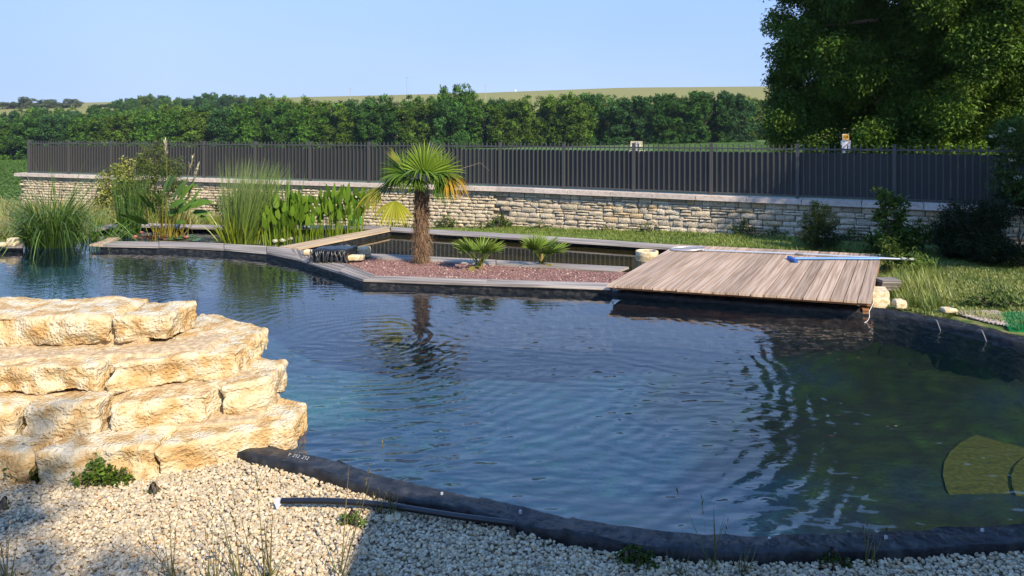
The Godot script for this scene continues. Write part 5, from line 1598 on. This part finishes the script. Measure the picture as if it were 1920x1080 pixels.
func grass() -> void:
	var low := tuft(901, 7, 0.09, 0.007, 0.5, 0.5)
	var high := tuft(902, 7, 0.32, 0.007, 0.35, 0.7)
	rng.seed = 903
	var g0 := Color(0.06, 0.115, 0.012)
	var g1 := Color(0.17, 0.235, 0.024)
	var straw := Color(0.36, 0.30, 0.10)
	sow("grass", "short lawn grass beside the deck", low, PackedVector2Array([Vector2(5.871, -11.071), Vector2(8.387, -11.071), Vector2(7.5, -7.4), Vector2(6.0, -7.0), Vector2(4.997, -8.245), Vector2(4.701, -8.5), Vector2(5.2, -9.533)]), 17000, Vector2(0.7, 1.2), g0, g1, straw, 0.28)
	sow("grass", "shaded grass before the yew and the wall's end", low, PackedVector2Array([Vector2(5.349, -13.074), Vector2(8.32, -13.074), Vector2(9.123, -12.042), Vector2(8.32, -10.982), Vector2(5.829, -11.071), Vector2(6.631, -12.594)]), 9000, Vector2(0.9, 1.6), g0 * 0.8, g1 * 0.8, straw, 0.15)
	sow("grass", "grass strip between the back basin and the stone wall", low, PackedVector2Array([Vector2(-4.5, -18.6), Vector2(-4.2, -15.0), Vector2(0.445, -14.682), Vector2(3.145, -13.393), Vector2(6.429, -12.48), Vector2(6.735, -13.074), Vector2(6.5, -14.4), Vector2(0, -18.2)]), 15000, Vector2(1.0, 1.7), g0, g1, straw, 0.12)
	sow("grass", "thin grass along the far liner before the gravel patch", low, PackedVector2Array([Vector2(4.643, -8.396), Vector2(4.871, -7.89), Vector2(5.077, -8.123), Vector2(5.156, -8.32), Vector2(4.971, -8.634)]), 700, Vector2(0.6, 1.1), g0, g1, straw, 0.4)
	sow("long_grass", "long seeding grass between the deck's end and the liner", high, PackedVector2Array([Vector2(6.039, -11.071), Vector2(6.209, -10.245), Vector2(5.429, -8.634), Vector2(4.872, -8.245), Vector2(4.683, -8.527), Vector2(5.026, -9.371)]), 1000, Vector2(0.45, 0.9), g0, g1 * 1.2, straw, 0.35)
	sow("long_grass", "dry and green long grass on the bank beyond the sedge", high, PackedVector2Array([Vector2(-22, -27), Vector2(-8.5, -22.0), Vector2(-8.3, -16.5), Vector2(-8.914, -14.008), Vector2(-10.192, -13.728), Vector2(-14, -14.2), Vector2(-22, -20)]), 9000, Vector2(1.0, 2.1), g0, g1 * 1.1, Color(0.34, 0.26, 0.12), 0.75)
	# the crop beyond the fence
	var leafm := sprig(209, 6, 0.5, 0.16, -0.4)
	var where := []
	var cols := []
	for k in 2:
		var n: int = [14000, 9000][k]
		for i in n:
			var z: float = -rv(26, 150) if k == 0 else -rv(70, 136)
			var x: float = z * (rv(0.66, 0.80)) if k == 0 else -z * rv(0.2, 0.46)
			z = snappedf(z, 0.75)
			where.append(Transform3D(spin(rv(0.24, 0.36), 0.8), Vector3(x, field_y(x, z) + 0.05, z)))
			var c := Color(0.045, 0.10, 0.016).lerp(Color(0.085, 0.15, 0.03), rv(0, 1))
			cols.append(c)
	scatter("crop_plants", leafm, M.far_leaf, where, cols).set_meta("label", "rows of young green crop in the field beyond the fence")

# ---- small things -----------------------------------------------------------------------------------

func small_things() -> void:
	rng.seed = 1001
	# filter box under a black sheet, with stones round it
	var f := thing("covered_box", "low box wrapped in crumpled black sheet at the bed's end", "covered box", Vector3(-2.824, 0.1, -11.028))
	put("sheet", boulder([Vector2(-0.30, 0.10), Vector2(0.26, 0.16), Vector2(0.36, -0.28), Vector2(-0.24, -0.24)], -0.03, 0.20, 61, 0.75, 0.05), M.sheet, f)
	var folds := MB.new()
	for i in 16:
		var x := -0.30 + i * 0.037
		var p := Vector3(x, 0.19, 0.13 + 0.06 * (x + 0.3))
		folds.tube([p + Vector3(0, 0, -0.03), p + Vector3(rv(-0.02, 0.02), -0.04, 0.015), p + Vector3(rv(-0.05, 0.05), -0.13, 0.03), p + Vector3(rv(-0.06, 0.06), -0.2, 0.05)], [0.006, 0.013, 0.015, 0.008], 6)
	put("folds", folds.mesh(), M.sheet, f)
	var n := 0
	for q in [[Vector3(-2.548, 0.1, -11.028), [Vector2(-0.05, 0.06), Vector2(0.23, 0.02), Vector2(0.22, -0.10), Vector2(-0.02, -0.08)], 0.0, 0.085, "flat pale yellow stone leaning on the black-covered box"],
		[Vector3(-2.414, 0.09, -11.421), [Vector2(-0.10, 0.06), Vector2(0.10, 0.07), Vector2(0.11, -0.10), Vector2(-0.06, -0.10)], 0.0, 0.16, "upright cream stone where the bed meets the back basin"],
		[Vector3(-2.765, 0.1, -11.773), [Vector2(-0.05, 0.07), Vector2(0.06, 0.05), Vector2(0.06, -0.05), Vector2(-0.04, -0.06)], 0.0, 0.13, "tan stone half under the black sheet"],
		[Vector3(-3.294, 0.1, -11.565), [Vector2(-0.13, 0.06), Vector2(0.15, 0.03), Vector2(0.10, -0.08), Vector2(-0.10, -0.08)], 0.0, 0.09, "knobbly grey-white stone on the walkway beside the covered box"],
		[Vector3(-8.938, 0.1, -12.446), [Vector2(-0.2, 0.08), Vector2(0.02, 0.07), Vector2(0.0, -0.1), Vector2(-0.2, -0.1)], 0.0, 0.07, "flat pale stone lying on the short board edging"],
		[Vector3(-8.867, 0.1, -12.505), [Vector2(-0.07, 0.08), Vector2(0.07, 0.07), Vector2(0.06, -0.1), Vector2(-0.06, -0.1)], 0.0, 0.15, "upright white stone on the short board edging beside the sedge"],
		[Vector3(4.613, 0.02, -8.341), [Vector2(-0.1, 0.06), Vector2(0.05, 0.06), Vector2(0.05, -0.1), Vector2(-0.07, -0.1)], 0.0, 0.10, "small pale rough stone next to the sawn blocks by the liner"],
		[Vector3(5.036, 0.02, -8.117), [Vector2(-0.08, 0.06), Vector2(0.08, 0.06), Vector2(0.06, -0.1), Vector2(-0.07, -0.1)], 0.0, 0.06, "grey stone at the corner of the pale gravel patch"]]:
		var t := thing("rough_stone", q[4], "stone", q[0])
		put("stone", boulder(PackedVector2Array(q[1]), q[2], q[3], 70 + n, 0.45, 0.03), M.cream_stone, t)
		n += 1
	# concrete ring standing in the back basin
	var ring := thing("stone_ring", "round pale stone ring standing in the back basin by the deck", "stone ring", Vector3(2.323, 0, -12.122))
	var b := MB.new()
	var prof := [[0.150, -0.3], [0.190, -0.3], [0.192, 0.02], [0.196, 0.065], [0.188, 0.078], [0.160, 0.080], [0.150, 0.07], [0.148, 0.0]]
	for j in 33:
		var a := TAU * j / 32.0
		for p in prof: b.vert(Vector3(cos(a) * p[0], p[1], sin(a) * p[0]))
	for j in 32:
		for i in 7:
			var k := j * 8 + i
			b.quad(k, k + 1, k + 9, k + 8)
	put("ring", b.mesh(), M.cream_stone, ring)
	# landing net lying on the deck: frame, mesh, long pole
	var net := thing("pool_net", "round pool net with a long grey pole lying across the deck's back edge", "pool net")
	var c := Vector3(2.855, 0.22, -11.42)
	var hoop := []
	for j in 25:
		var a := TAU * j / 24.0
		hoop.append(c + Vector3(cos(a) * 0.27, 0.008 + 0.012 * sin(a + 1.0), sin(a) * 0.21))
	var h := MB.new()
	h.tube(hoop, hoop.map(func(_p): return 0.011), 6)
	put("hoop", h.mesh(), M.aluminium, net)
	var ms := MB.new()
	var k0 := ms.vert(c + Vector3(0, -0.012, 0))
	for p in hoop: ms.vert(p)
	for j in 24: ms.tri(k0, k0 + 1 + j, k0 + 2 + j)
	var nm := mat(Color(0.55, 0.58, 0.6, 0.45), 0.8, 0.3)
	nm.transparency = BaseMaterial3D.TRANSPARENCY_ALPHA
	put("netting", ms.mesh(), nm, net)
	var pole := MB.new()
	pole.tube([Vector3(2.997, 0.222, -11.302), Vector3(4.479, 0.222, -10.949), Vector3(5.835, 0.235, -10.408)], [0.014, 0.014, 0.014], 8)
	put("pole", pole.mesh(), M.aluminium, net)
	var clip := MB.new()
	clip.tube([Vector3(4.421, 0.226, -10.95), Vector3(4.521, 0.226, -10.911)], [0.024, 0.024], 8)
	clip.tube([Vector3(2.967, 0.222, -11.318), Vector3(3.06, 0.222, -11.281)], [0.02, 0.022], 8)
	put("clamp", clip.mesh(), mat(lin(0.2, 0.2, 0.2), 0.6), net)
	# brush on a blue telescopic pole
	var br := thing("pool_brush", "blue pool brush on a blue and silver pole lying on the deck", "pool brush")
	var head := MB.new()
	head.bar(Vector3(4.186, 0.225, -10.646), Vector3(4.154, 0.225, -10.288), 0.05, 0.04)
	put("head", head.mesh(), M.dark_blue, br)
	var bris := MB.new()
	for i in 60:
		var p := Vector3(4.186, 0.225, -10.646).lerp(Vector3(4.154, 0.225, -10.288), rv(0.03, 0.97))
		bris.blade(p + Vector3(-0.02, 0, rv(-0.01, 0.01)), Vector3(-1, rv(-0.4, 0.3), rv(-0.3, 0.3)), 0.035, 0.006, 0.0, 2, Color(0.03, 0.12, 0.42), Color(0.05, 0.2, 0.55))
	put("bristles", bris.mesh(), M.plain, br)
	var bp := MB.new()
	bp.tube([Vector3(4.205, 0.228, -10.492), Vector3(4.779, 0.228, -10.515), Vector3(5.469, 0.228, -10.492)], [0.017, 0.017, 0.017], 8)
	put("blue_pole", bp.mesh(), M.blue, br)
	var sp := MB.new()
	sp.tube([Vector3(5.469, 0.228, -10.492), Vector3(5.792, 0.235, -10.417)], [0.014, 0.014], 8)
	put("silver_pole", sp.mesh(), M.aluminium, br)
	var grip := MB.new()
	grip.tube([Vector3(5.758, 0.236, -10.411), Vector3(5.816, 0.236, -10.402)], [0.024, 0.024], 8)
	grip.tube([Vector3(5.816, 0.236, -10.402), Vector3(5.924, 0.236, -10.384)], [0.018, 0.018], 8)
	put("grip", grip.mesh(), mat(lin(0.28, 0.28, 0.26), 0.6), br)
	# sawn blocks propping up the deck's corner
	var bl := thing("stone_block", "big sawn pale stone block under the deck's near corner", "stone block", Vector3(4.485, 0, -8.58))
	put("block", boulder(PackedVector2Array([Vector2(-0.13, 0.02), Vector2(0.13, -0.02), Vector2(0.26, -0.36), Vector2(0.0, -0.36)]), -0.05, 0.155, 81, 0.25, 0.02), M.cream_stone, bl)
	var bl2 := thing("stone_block", "small upright pale block standing before the big sawn one", "stone block", Vector3(4.415, 0, -8.422))
	put("block", boulder(PackedVector2Array([Vector2(-0.13, 0.05), Vector2(0.08, 0.03), Vector2(0.09, -0.06), Vector2(-0.12, -0.05)]), 0.0, 0.125, 82, 0.2, 0.015), M.cream_stone, bl2)
	n = 0
	for y in [0.07, 0.115, 0.16]:
		var t := thing("timber_offcut", ["lowest grey timber offcut of the stack at the deck's side", "middle grey timber offcut of the stack at the deck's side", "topmost grey timber offcut of the stack at the deck's side"][n], "timber", Vector3(4.819, 0, -9.152), "timber offcuts stacked at the deck's side")
		var tb := MB.new()
		tb.box(Vector3(0.05 + n * 0.012, y + 0.02, -0.02), Vector3(0.24, 0.036, 0.22))
		put("offcut", tb.mesh(), M.grey_wood[n], t)
		n += 1
	# white cord hanging from the deck over the liner
	var cord := thing("hanging_string", "thin white cord hanging from the deck's corner over the liner", "cord")
	var cb := MB.new()
	var cp := smooth([Vector3(4.124, 0.17, -8.029), Vector3(4.056, 0.13, -7.944), Vector3(4.014, 0.085, -7.932) + Vector3(0, 0, 0.02), Vector3(3.957, 0.06, -7.842) + Vector3(0, 0, 0.05), Vector3(3.939, 0.01, -7.807), Vector3(3.872, 0.012, -7.733)], 0.03)
	cb.tube(cp, cp.map(func(_p): return 0.0026), 5)
	put("string", cb.mesh(), M.white, cord)
	n = 0
	for q in [[Vector3(4.529, 0.1, -7.51), "pale strap over the far liner where its overlap ends"], [Vector3(4.753, 0.1, -7.122), "pale strap over the far liner near the green turf"]]:
		var t := thing("liner_strap", q[1], "strap", q[0])
		var sb := MB.new()
		var p := smooth([Vector3(0.02, -0.012, -0.08), Vector3(0.0, -0.008, 0.0), Vector3(-0.005, -0.05, 0.045), Vector3(0.01, -0.1, 0.05)], 0.02)
		sb.tube(p, p.map(func(_p): return 0.006), 5)
		put("strap", sb.mesh(), mat(lin(0.16, 0.16, 0.16), 0.7), t)
		n += 1
	# patch of fine gravel and the green turf beyond the liner
	var where := []
	var cols := []
	var pg := PackedVector2Array([Vector2(5.134, -8.245), Vector2(5.697, -8.245), Vector2(5.355, -7.585), Vector2(5.258, -7.712), Vector2(5.155, -7.958)])
	var bx := Rect2(pg[0], Vector2.ZERO)
	for p in pg: bx = bx.expand(p)
	while where.size() < 2600:
		var p := Vector2(rv(bx.position.x, bx.end.x), rv(bx.position.y, bx.end.y))
		if not inside(p, pg): continue
		where.append(Transform3D(spin(rv(0.014, 0.028)), Vector3(p.x, 0.012 + rv(-0.004, 0.008), p.y)))
		var k := rv(0.6, 1.1)
		var cc := Color(0.50, 0.42, 0.36) * k
		cc.a = 1.0
		cols.append(cc)
	scatter("fine_gravel", pebble_shape(516, 0.7), M.pebble, where, cols).set_meta("label", "patch of fine pinkish gravel beside the green turf")
	var turf := MB.new()
	var tq := [Vector3(5.275, 0.02, -7.47), Vector3(6.3, 0.02, -7.0), Vector3(7.6, 0.02, -8.4), Vector3(5.604, 0.02, -8.093)]
	turf.box8([tq[0] - Vector3(0, 0.03, 0), tq[1] - Vector3(0, 0.03, 0), tq[2] - Vector3(0, 0.03, 0), tq[3] - Vector3(0, 0.03, 0), tq[0], tq[1], tq[2], tq[3]])
	var tt := thing("artificial_turf", "piece of bright green artificial turf beside the pale gravel patch", "turf mat")
	put("backing", turf.mesh(), M.turf, tt)
	where = []
	cols = []
	var tuf := tuft(905, 6, 0.035, 0.006, 0.5, 0.2)
	for i in 5000:
		var u := rv(0.01, 0.99)
		var w := rv(0.01, 0.99)
		var p: Vector3 = tq[0].lerp(tq[1], u).lerp(tq[3].lerp(tq[2], u), w)
		where.append(Transform3D(spin(rv(0.7, 1.2), 0.8), p))
		cols.append(Color(0.012, 0.20, 0.055) * rv(0.7, 1.3))
	scatter("pile", tuf, M.reed, where, cols, tt)
	# black half pipe on the gravel
	var pp := thing("black_pipe", "curved black plastic pipe with a pale cut end lying on the gravel", "pipe")
	var path := smooth([Vector3(-1.277, 0.05, -3.9), Vector3(-1.001, 0.055, -3.888), Vector3(-0.701, 0.05, -3.856), Vector3(-0.312, 0.05, -3.748), Vector3(-0.028, 0.045, -3.69), Vector3(0.171, 0.035, -3.648)], 0.05)
	var pb := MB.new()
	pb.tube(path, path.map(func(_p): return 0.017), 12)
	put("pipe", pb.mesh(), M.pipe, pp)
	var ce := MB.new()
	var e: Vector3 = path[0]
	ce.facet(e + Vector3(-0.018, -0.040, 0.022), e + Vector3(0.024, 0.017, 0.004), e + Vector3(-0.048, 0.014, 0.0))
	ce.facet(e + Vector3(-0.018, -0.042, 0.020), e + Vector3(-0.048, 0.012, -0.002), e + Vector3(0.024, 0.015, 0.002))
	put("cut_end", ce.mesh(), mat(lin(0.42, 0.42, 0.46), 0.6), pp)
	# signs beyond the fence
	var s := thing("road_sign", "yellow road-number plate over a white place sign struck through with a bar", "road sign", Vector3(7.646, 1.221, -16.2))
	var post := MB.new()
	post.tube([Vector3(0.01, -0.5, -0.04), Vector3(0.01, 0.86, -0.04)], [0.03, 0.03], 8)
	put("post", post.mesh(), M.aluminium, s)
	sign_plate(s, "number_plate", Vector3(0.033, 0.80, 0), Vector2(0.152, 0.135), M.yellow, M.white, 0.008, "D228", 0.0019, M.ink)
	var pl := sign_plate(s, "place_plate", Vector3(0.035, 0.60, 0), Vector2(0.222, 0.228), M.white, M.sign_red, 0.005, "", 0.0, M.ink)
	var bar := MB.new()
	bar.bar(Vector3(-0.095, -0.085, 0.012), Vector3(0.095, 0.098, 0.012), 0.004, 0.016, Color.WHITE, Vector3(-0.7, 0.7, 0))
	put("bar", bar.mesh(), M.sign_red, pl)
	var bs := thing("sign_back", "cream back of a two-panel road sign on its posts beyond the fence", "road sign", Vector3(3.603, 1.335, -20.5))
	var p2 := MB.new()
	for x in [0.0, 0.075]: p2.tube([Vector3(x, -0.8, 0.03), Vector3(x, 0.52, 0.03)], [0.022, 0.022], 8)
	put("post", p2.mesh(), M.aluminium, bs)
	for q in [[Vector3(0.02, 0.44, 0), Vector2(0.33, 0.20)], [Vector3(0.0, 0.16, 0), Vector2(0.53, 0.22)]]:
		var m := MB.new()
		var w: float = q[1].x
		var hh: float = q[1].y
		m.box(q[0], Vector3(w, hh, 0.006))
		for y in [-0.5, 0.5]: m.box(q[0] + Vector3(0, y * hh, 0.012), Vector3(w, 0.012, 0.03))
		for x in [-0.5, 0.5]: m.box(q[0] + Vector3(x * w, 0, 0.012), Vector3(0.012, hh - 0.014, 0.03))
		var o := put("panel", m.mesh(), M.cream_paint, bs)
		var r := MB.new()
		for y in [-0.2, 0.22]: r.box(q[0] + Vector3(0, y * hh, 0.016), Vector3(w * 0.92, 0.022, 0.02))
		put("rail", r.mesh(), mat(lin(0.42, 0.40, 0.32), 0.5), o)

func sign_plate(parent: Node, called: String, at: Vector3, size: Vector2, face: Material, edge: Material, rim_: float, text: String, pixel: float, ink: Material) -> MeshInstance3D:
	var b := MB.new()
	b.box(Vector3.ZERO, Vector3(size.x, size.y, 0.006))
	var o := put(called, b.mesh(), edge if edge != M.sign_red else face, parent)
	o.position = at
	var f := MB.new()
	f.box(Vector3(0, 0, 0.005), Vector3(size.x - rim_ * 2, size.y - rim_ * 2, 0.004))
	put("face", f.mesh(), face, o)
	if edge == M.sign_red:
		var e := MB.new()
		for y in [-0.44, 0.44]: e.box(Vector3(0, y * size.y, 0.009), Vector3(size.x * 0.86, 0.006, 0.003))
		for x in [-0.44, 0.44]: e.box(Vector3(x * size.x, 0, 0.009), Vector3(0.006, size.y * 0.84, 0.003))
		put("border", e.mesh(), edge, o)
	if text:
		var tm := TextMesh.new()
		var fo := SystemFont.new()
		fo.font_names = PackedStringArray(["Droid Sans"])
		fo.font_weight = 700
		tm.font = fo
		tm.text = text
		tm.font_size = 24
		tm.pixel_size = pixel
		tm.depth = 0.002
		var w := put("lettering", tm, ink, o)
		w.position = Vector3(0, 0, 0.009)
		w.scale = Vector3(1.0, 1.9, 1.0)
	return o

func gravel_weeds() -> void:
	rng.seed = 1101
	var herb := sprig(210, 9, 0.36, 0.24, -0.2)
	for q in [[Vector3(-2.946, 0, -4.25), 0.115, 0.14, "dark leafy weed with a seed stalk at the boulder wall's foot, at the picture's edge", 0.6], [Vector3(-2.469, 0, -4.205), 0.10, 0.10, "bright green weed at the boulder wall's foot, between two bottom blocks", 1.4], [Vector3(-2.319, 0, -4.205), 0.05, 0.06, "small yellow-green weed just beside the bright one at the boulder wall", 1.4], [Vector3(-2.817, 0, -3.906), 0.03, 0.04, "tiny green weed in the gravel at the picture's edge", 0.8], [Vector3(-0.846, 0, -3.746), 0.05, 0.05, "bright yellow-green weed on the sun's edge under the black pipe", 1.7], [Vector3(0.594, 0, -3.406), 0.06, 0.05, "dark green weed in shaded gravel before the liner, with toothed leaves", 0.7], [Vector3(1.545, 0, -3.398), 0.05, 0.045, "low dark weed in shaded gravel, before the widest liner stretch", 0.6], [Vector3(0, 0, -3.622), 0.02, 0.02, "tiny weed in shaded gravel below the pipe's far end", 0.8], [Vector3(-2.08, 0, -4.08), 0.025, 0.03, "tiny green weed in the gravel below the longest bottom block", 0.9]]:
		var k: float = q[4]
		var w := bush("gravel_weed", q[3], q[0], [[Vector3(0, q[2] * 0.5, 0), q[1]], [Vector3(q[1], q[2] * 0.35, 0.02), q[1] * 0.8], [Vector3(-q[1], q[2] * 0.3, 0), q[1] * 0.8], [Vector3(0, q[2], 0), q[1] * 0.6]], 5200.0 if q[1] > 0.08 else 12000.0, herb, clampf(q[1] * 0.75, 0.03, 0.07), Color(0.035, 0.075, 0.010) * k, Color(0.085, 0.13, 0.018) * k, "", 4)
		w.set_meta("category", "weed")
	# stalks: seeding grasses that stand in the gravel
	var stalks := [[Vector3(-0.799, 0, -3.296), 0.55, 0.35, "tall dry grass stalk in the sunlit gravel, leaning towards the pipe"], [Vector3(-1.142, 0, -3.276), 0.42, -0.12, "thin grass stalk in the gravel, below the pipe's cut end"], [Vector3(-1.258, 0, -3.257), 0.44, -0.05, "grass stalk with a dark narrow seed head, standing straight"], [Vector3(-1.374, 0, -3.238), 0.30, 0.2, "short grass stalks in the shaded gravel, spreading from one foot"], [Vector3(-1.579, 0, -3.257), 0.36, -0.3, "grass stalks bowing towards the boulder wall"], [Vector3(0.954, 0, -3.356), 0.36, -0.1, "wispy grass stalk before the liner's middle washer"], [Vector3(1.72, 0, -3.39), 0.24, 0.12, "wispy grass stalk before the liner's widest stretch"], [Vector3(1.095, 0, -3.324), 0.2, 0.1, "dry grass tuft in shaded gravel under the middle washer"], [Vector3(0.781, 0, -3.324), 0.16, 0.0, "dry grass tuft beside the dark toothed weed"], [Vector3(-0.735, 0, -3.851), 0.16, 0.05, "thin yellow-flowered weed standing behind the black pipe"], [Vector3(-0.647, 0, -3.798), 0.24, 0.0, "upright leafy stem crossing the black pipe's middle"], [Vector3(-2.319, 0, -3.257), 0.25, -0.2, "dark grass tuft at the near corner of the gravel"]]
	for q in stalks:
		var t := thing("grass_stalk", q[3], "grass stalk", q[0], "grass stalks in the gravel")
		var b := MB.new()
		var h := MB.new()
		var n := 8 if q[1] > 0.2 else 14
		for i in n:
			var dir := Vector3(q[2] + rv(-0.35, 0.35), 1, rv(-0.3, 0.3)).normalized()
			var l: float = q[1] * rv(0.55, 1.0) * (1.0 if i else 1.1)
			var dry := rv(0, 1)
			var c := Color(0.05, 0.07, 0.015).lerp(Color(0.13, 0.10, 0.045), dry)
			var e := b.blade(Vector3(rv(-0.03, 0.03), -0.02, rv(-0.03, 0.03)), dir, l, rv(0.005, 0.009), rv(0.0, 0.5), 6, c, c * 1.1, 0)
			if q[1] > 0.2 and i < 3:
				for j in 14: h.blade(e - dir * rv(0.0, 0.10), dir + rdir() * 0.5, 0.018, 0.006, 0.2, 2, c * 0.9, Color(0.16, 0.12, 0.06), 1)
		for i in 14: b.blade(Vector3(rv(-0.03, 0.03), -0.01, rv(-0.03, 0.03)), Vector3(rv(-0.8, 0.8), 1, rv(-0.8, 0.8)), q[1] * rv(0.15, 0.42), 0.0045, 0.7, 4, Color(0.04, 0.07, 0.012), Color(0.08, 0.11, 0.02))
		put("blades", b.mesh(), M.reed, t)
		if h.v.size(): put("seed_head", h.mesh(), M.reed, t)
	var lf := thing("dead_leaf", "curled dark dead leaf lying on the shaded gravel", "leaf", Vector3(-1.462, 0.03, -3.421))
	var lb := MB.new()
	lb.blade(Vector3(-0.035, 0, 0), Vector3(1, -0.1, 0.1), 0.08, 0.02, -0.5, 6, Color(0.04, 0.035, 0.03), Color(0.06, 0.05, 0.04), 1, Vector3(0, 0.3, 1))
	put("leaf", lb.mesh(), M.leaf, lf)
	var l2 := thing("dead_leaf", "reddish brown dead leaf against the boulder wall's foot", "leaf", Vector3(-2.248, 0.03, -4.275))
	var l3 := MB.new()
	l3.blade(Vector3(-0.03, 0, 0), Vector3(1, 0.4, 0.1), 0.065, 0.04, 0.9, 6, Color(0.12, 0.035, 0.02), Color(0.15, 0.06, 0.03), 2, Vector3(0, 0.4, 1))
	put("leaf", l3.mesh(), M.leaf, l2)

# the house beside the viewer, whose eaves shade the near gravel, and a tree behind it
func house() -> void:
	var t := thing("garden_house", "low garden house beside the viewer whose eaves shade the near gravel", "house", Vector3(1.58, 0, 1.15))
	var wl := MB.new()
	wl.box(Vector3(4.6, 1.4, 3.2), Vector3(8.0, 2.9, 9.2))
	put("wall", wl.mesh(), M.cap[0], t)
	var rf := MB.new()
	rf.box(Vector3(4.5, 2.94, 3.0), Vector3(9.0, 0.16, 10.2))
	put("roof", rf.mesh(), M.red_wood, t)
	var dr := MB.new()
	dr.box(Vector3(3.0, 1.05, -1.42), Vector3(0.95, 2.1, 0.05))
	put("door", dr.mesh(), M.grey_wood[0], t)
	var wn := MB.new()
	wn.box(Vector3(5.6, 1.5, -1.42), Vector3(1.4, 1.1, 0.05))
	put("window", wn.mesh(), M.white, t)
	rng.seed = 1201
	var g := thing("house_tree", "thin-leaved tree standing behind the garden house", "tree", Vector3(4.0, 0, 5.85))
	crown(g, [[Vector3(-0.4, 8.2, 0.0), 0.9], [Vector3(0.7, 8.6, 0.3), 0.9], [Vector3(-1.1, 7.8, 0.5), 0.7], [Vector3(0.1, 9.2, -0.4), 0.8], [Vector3(1.4, 8.0, 0.6), 0.7]], 95.0, sprig(211, 9, 0.34, 0.2, 0.2), M.leaf, 0.45, Color(0.03, 0.06, 0.01), Color(0.06, 0.10, 0.02), "crown", 0.2)
	limbs(g, 8.0, 0.16, [Vector3(-0.8, 8.0, 0.2), Vector3(0.8, 8.3, 0.2)], M.bark, 0.5)
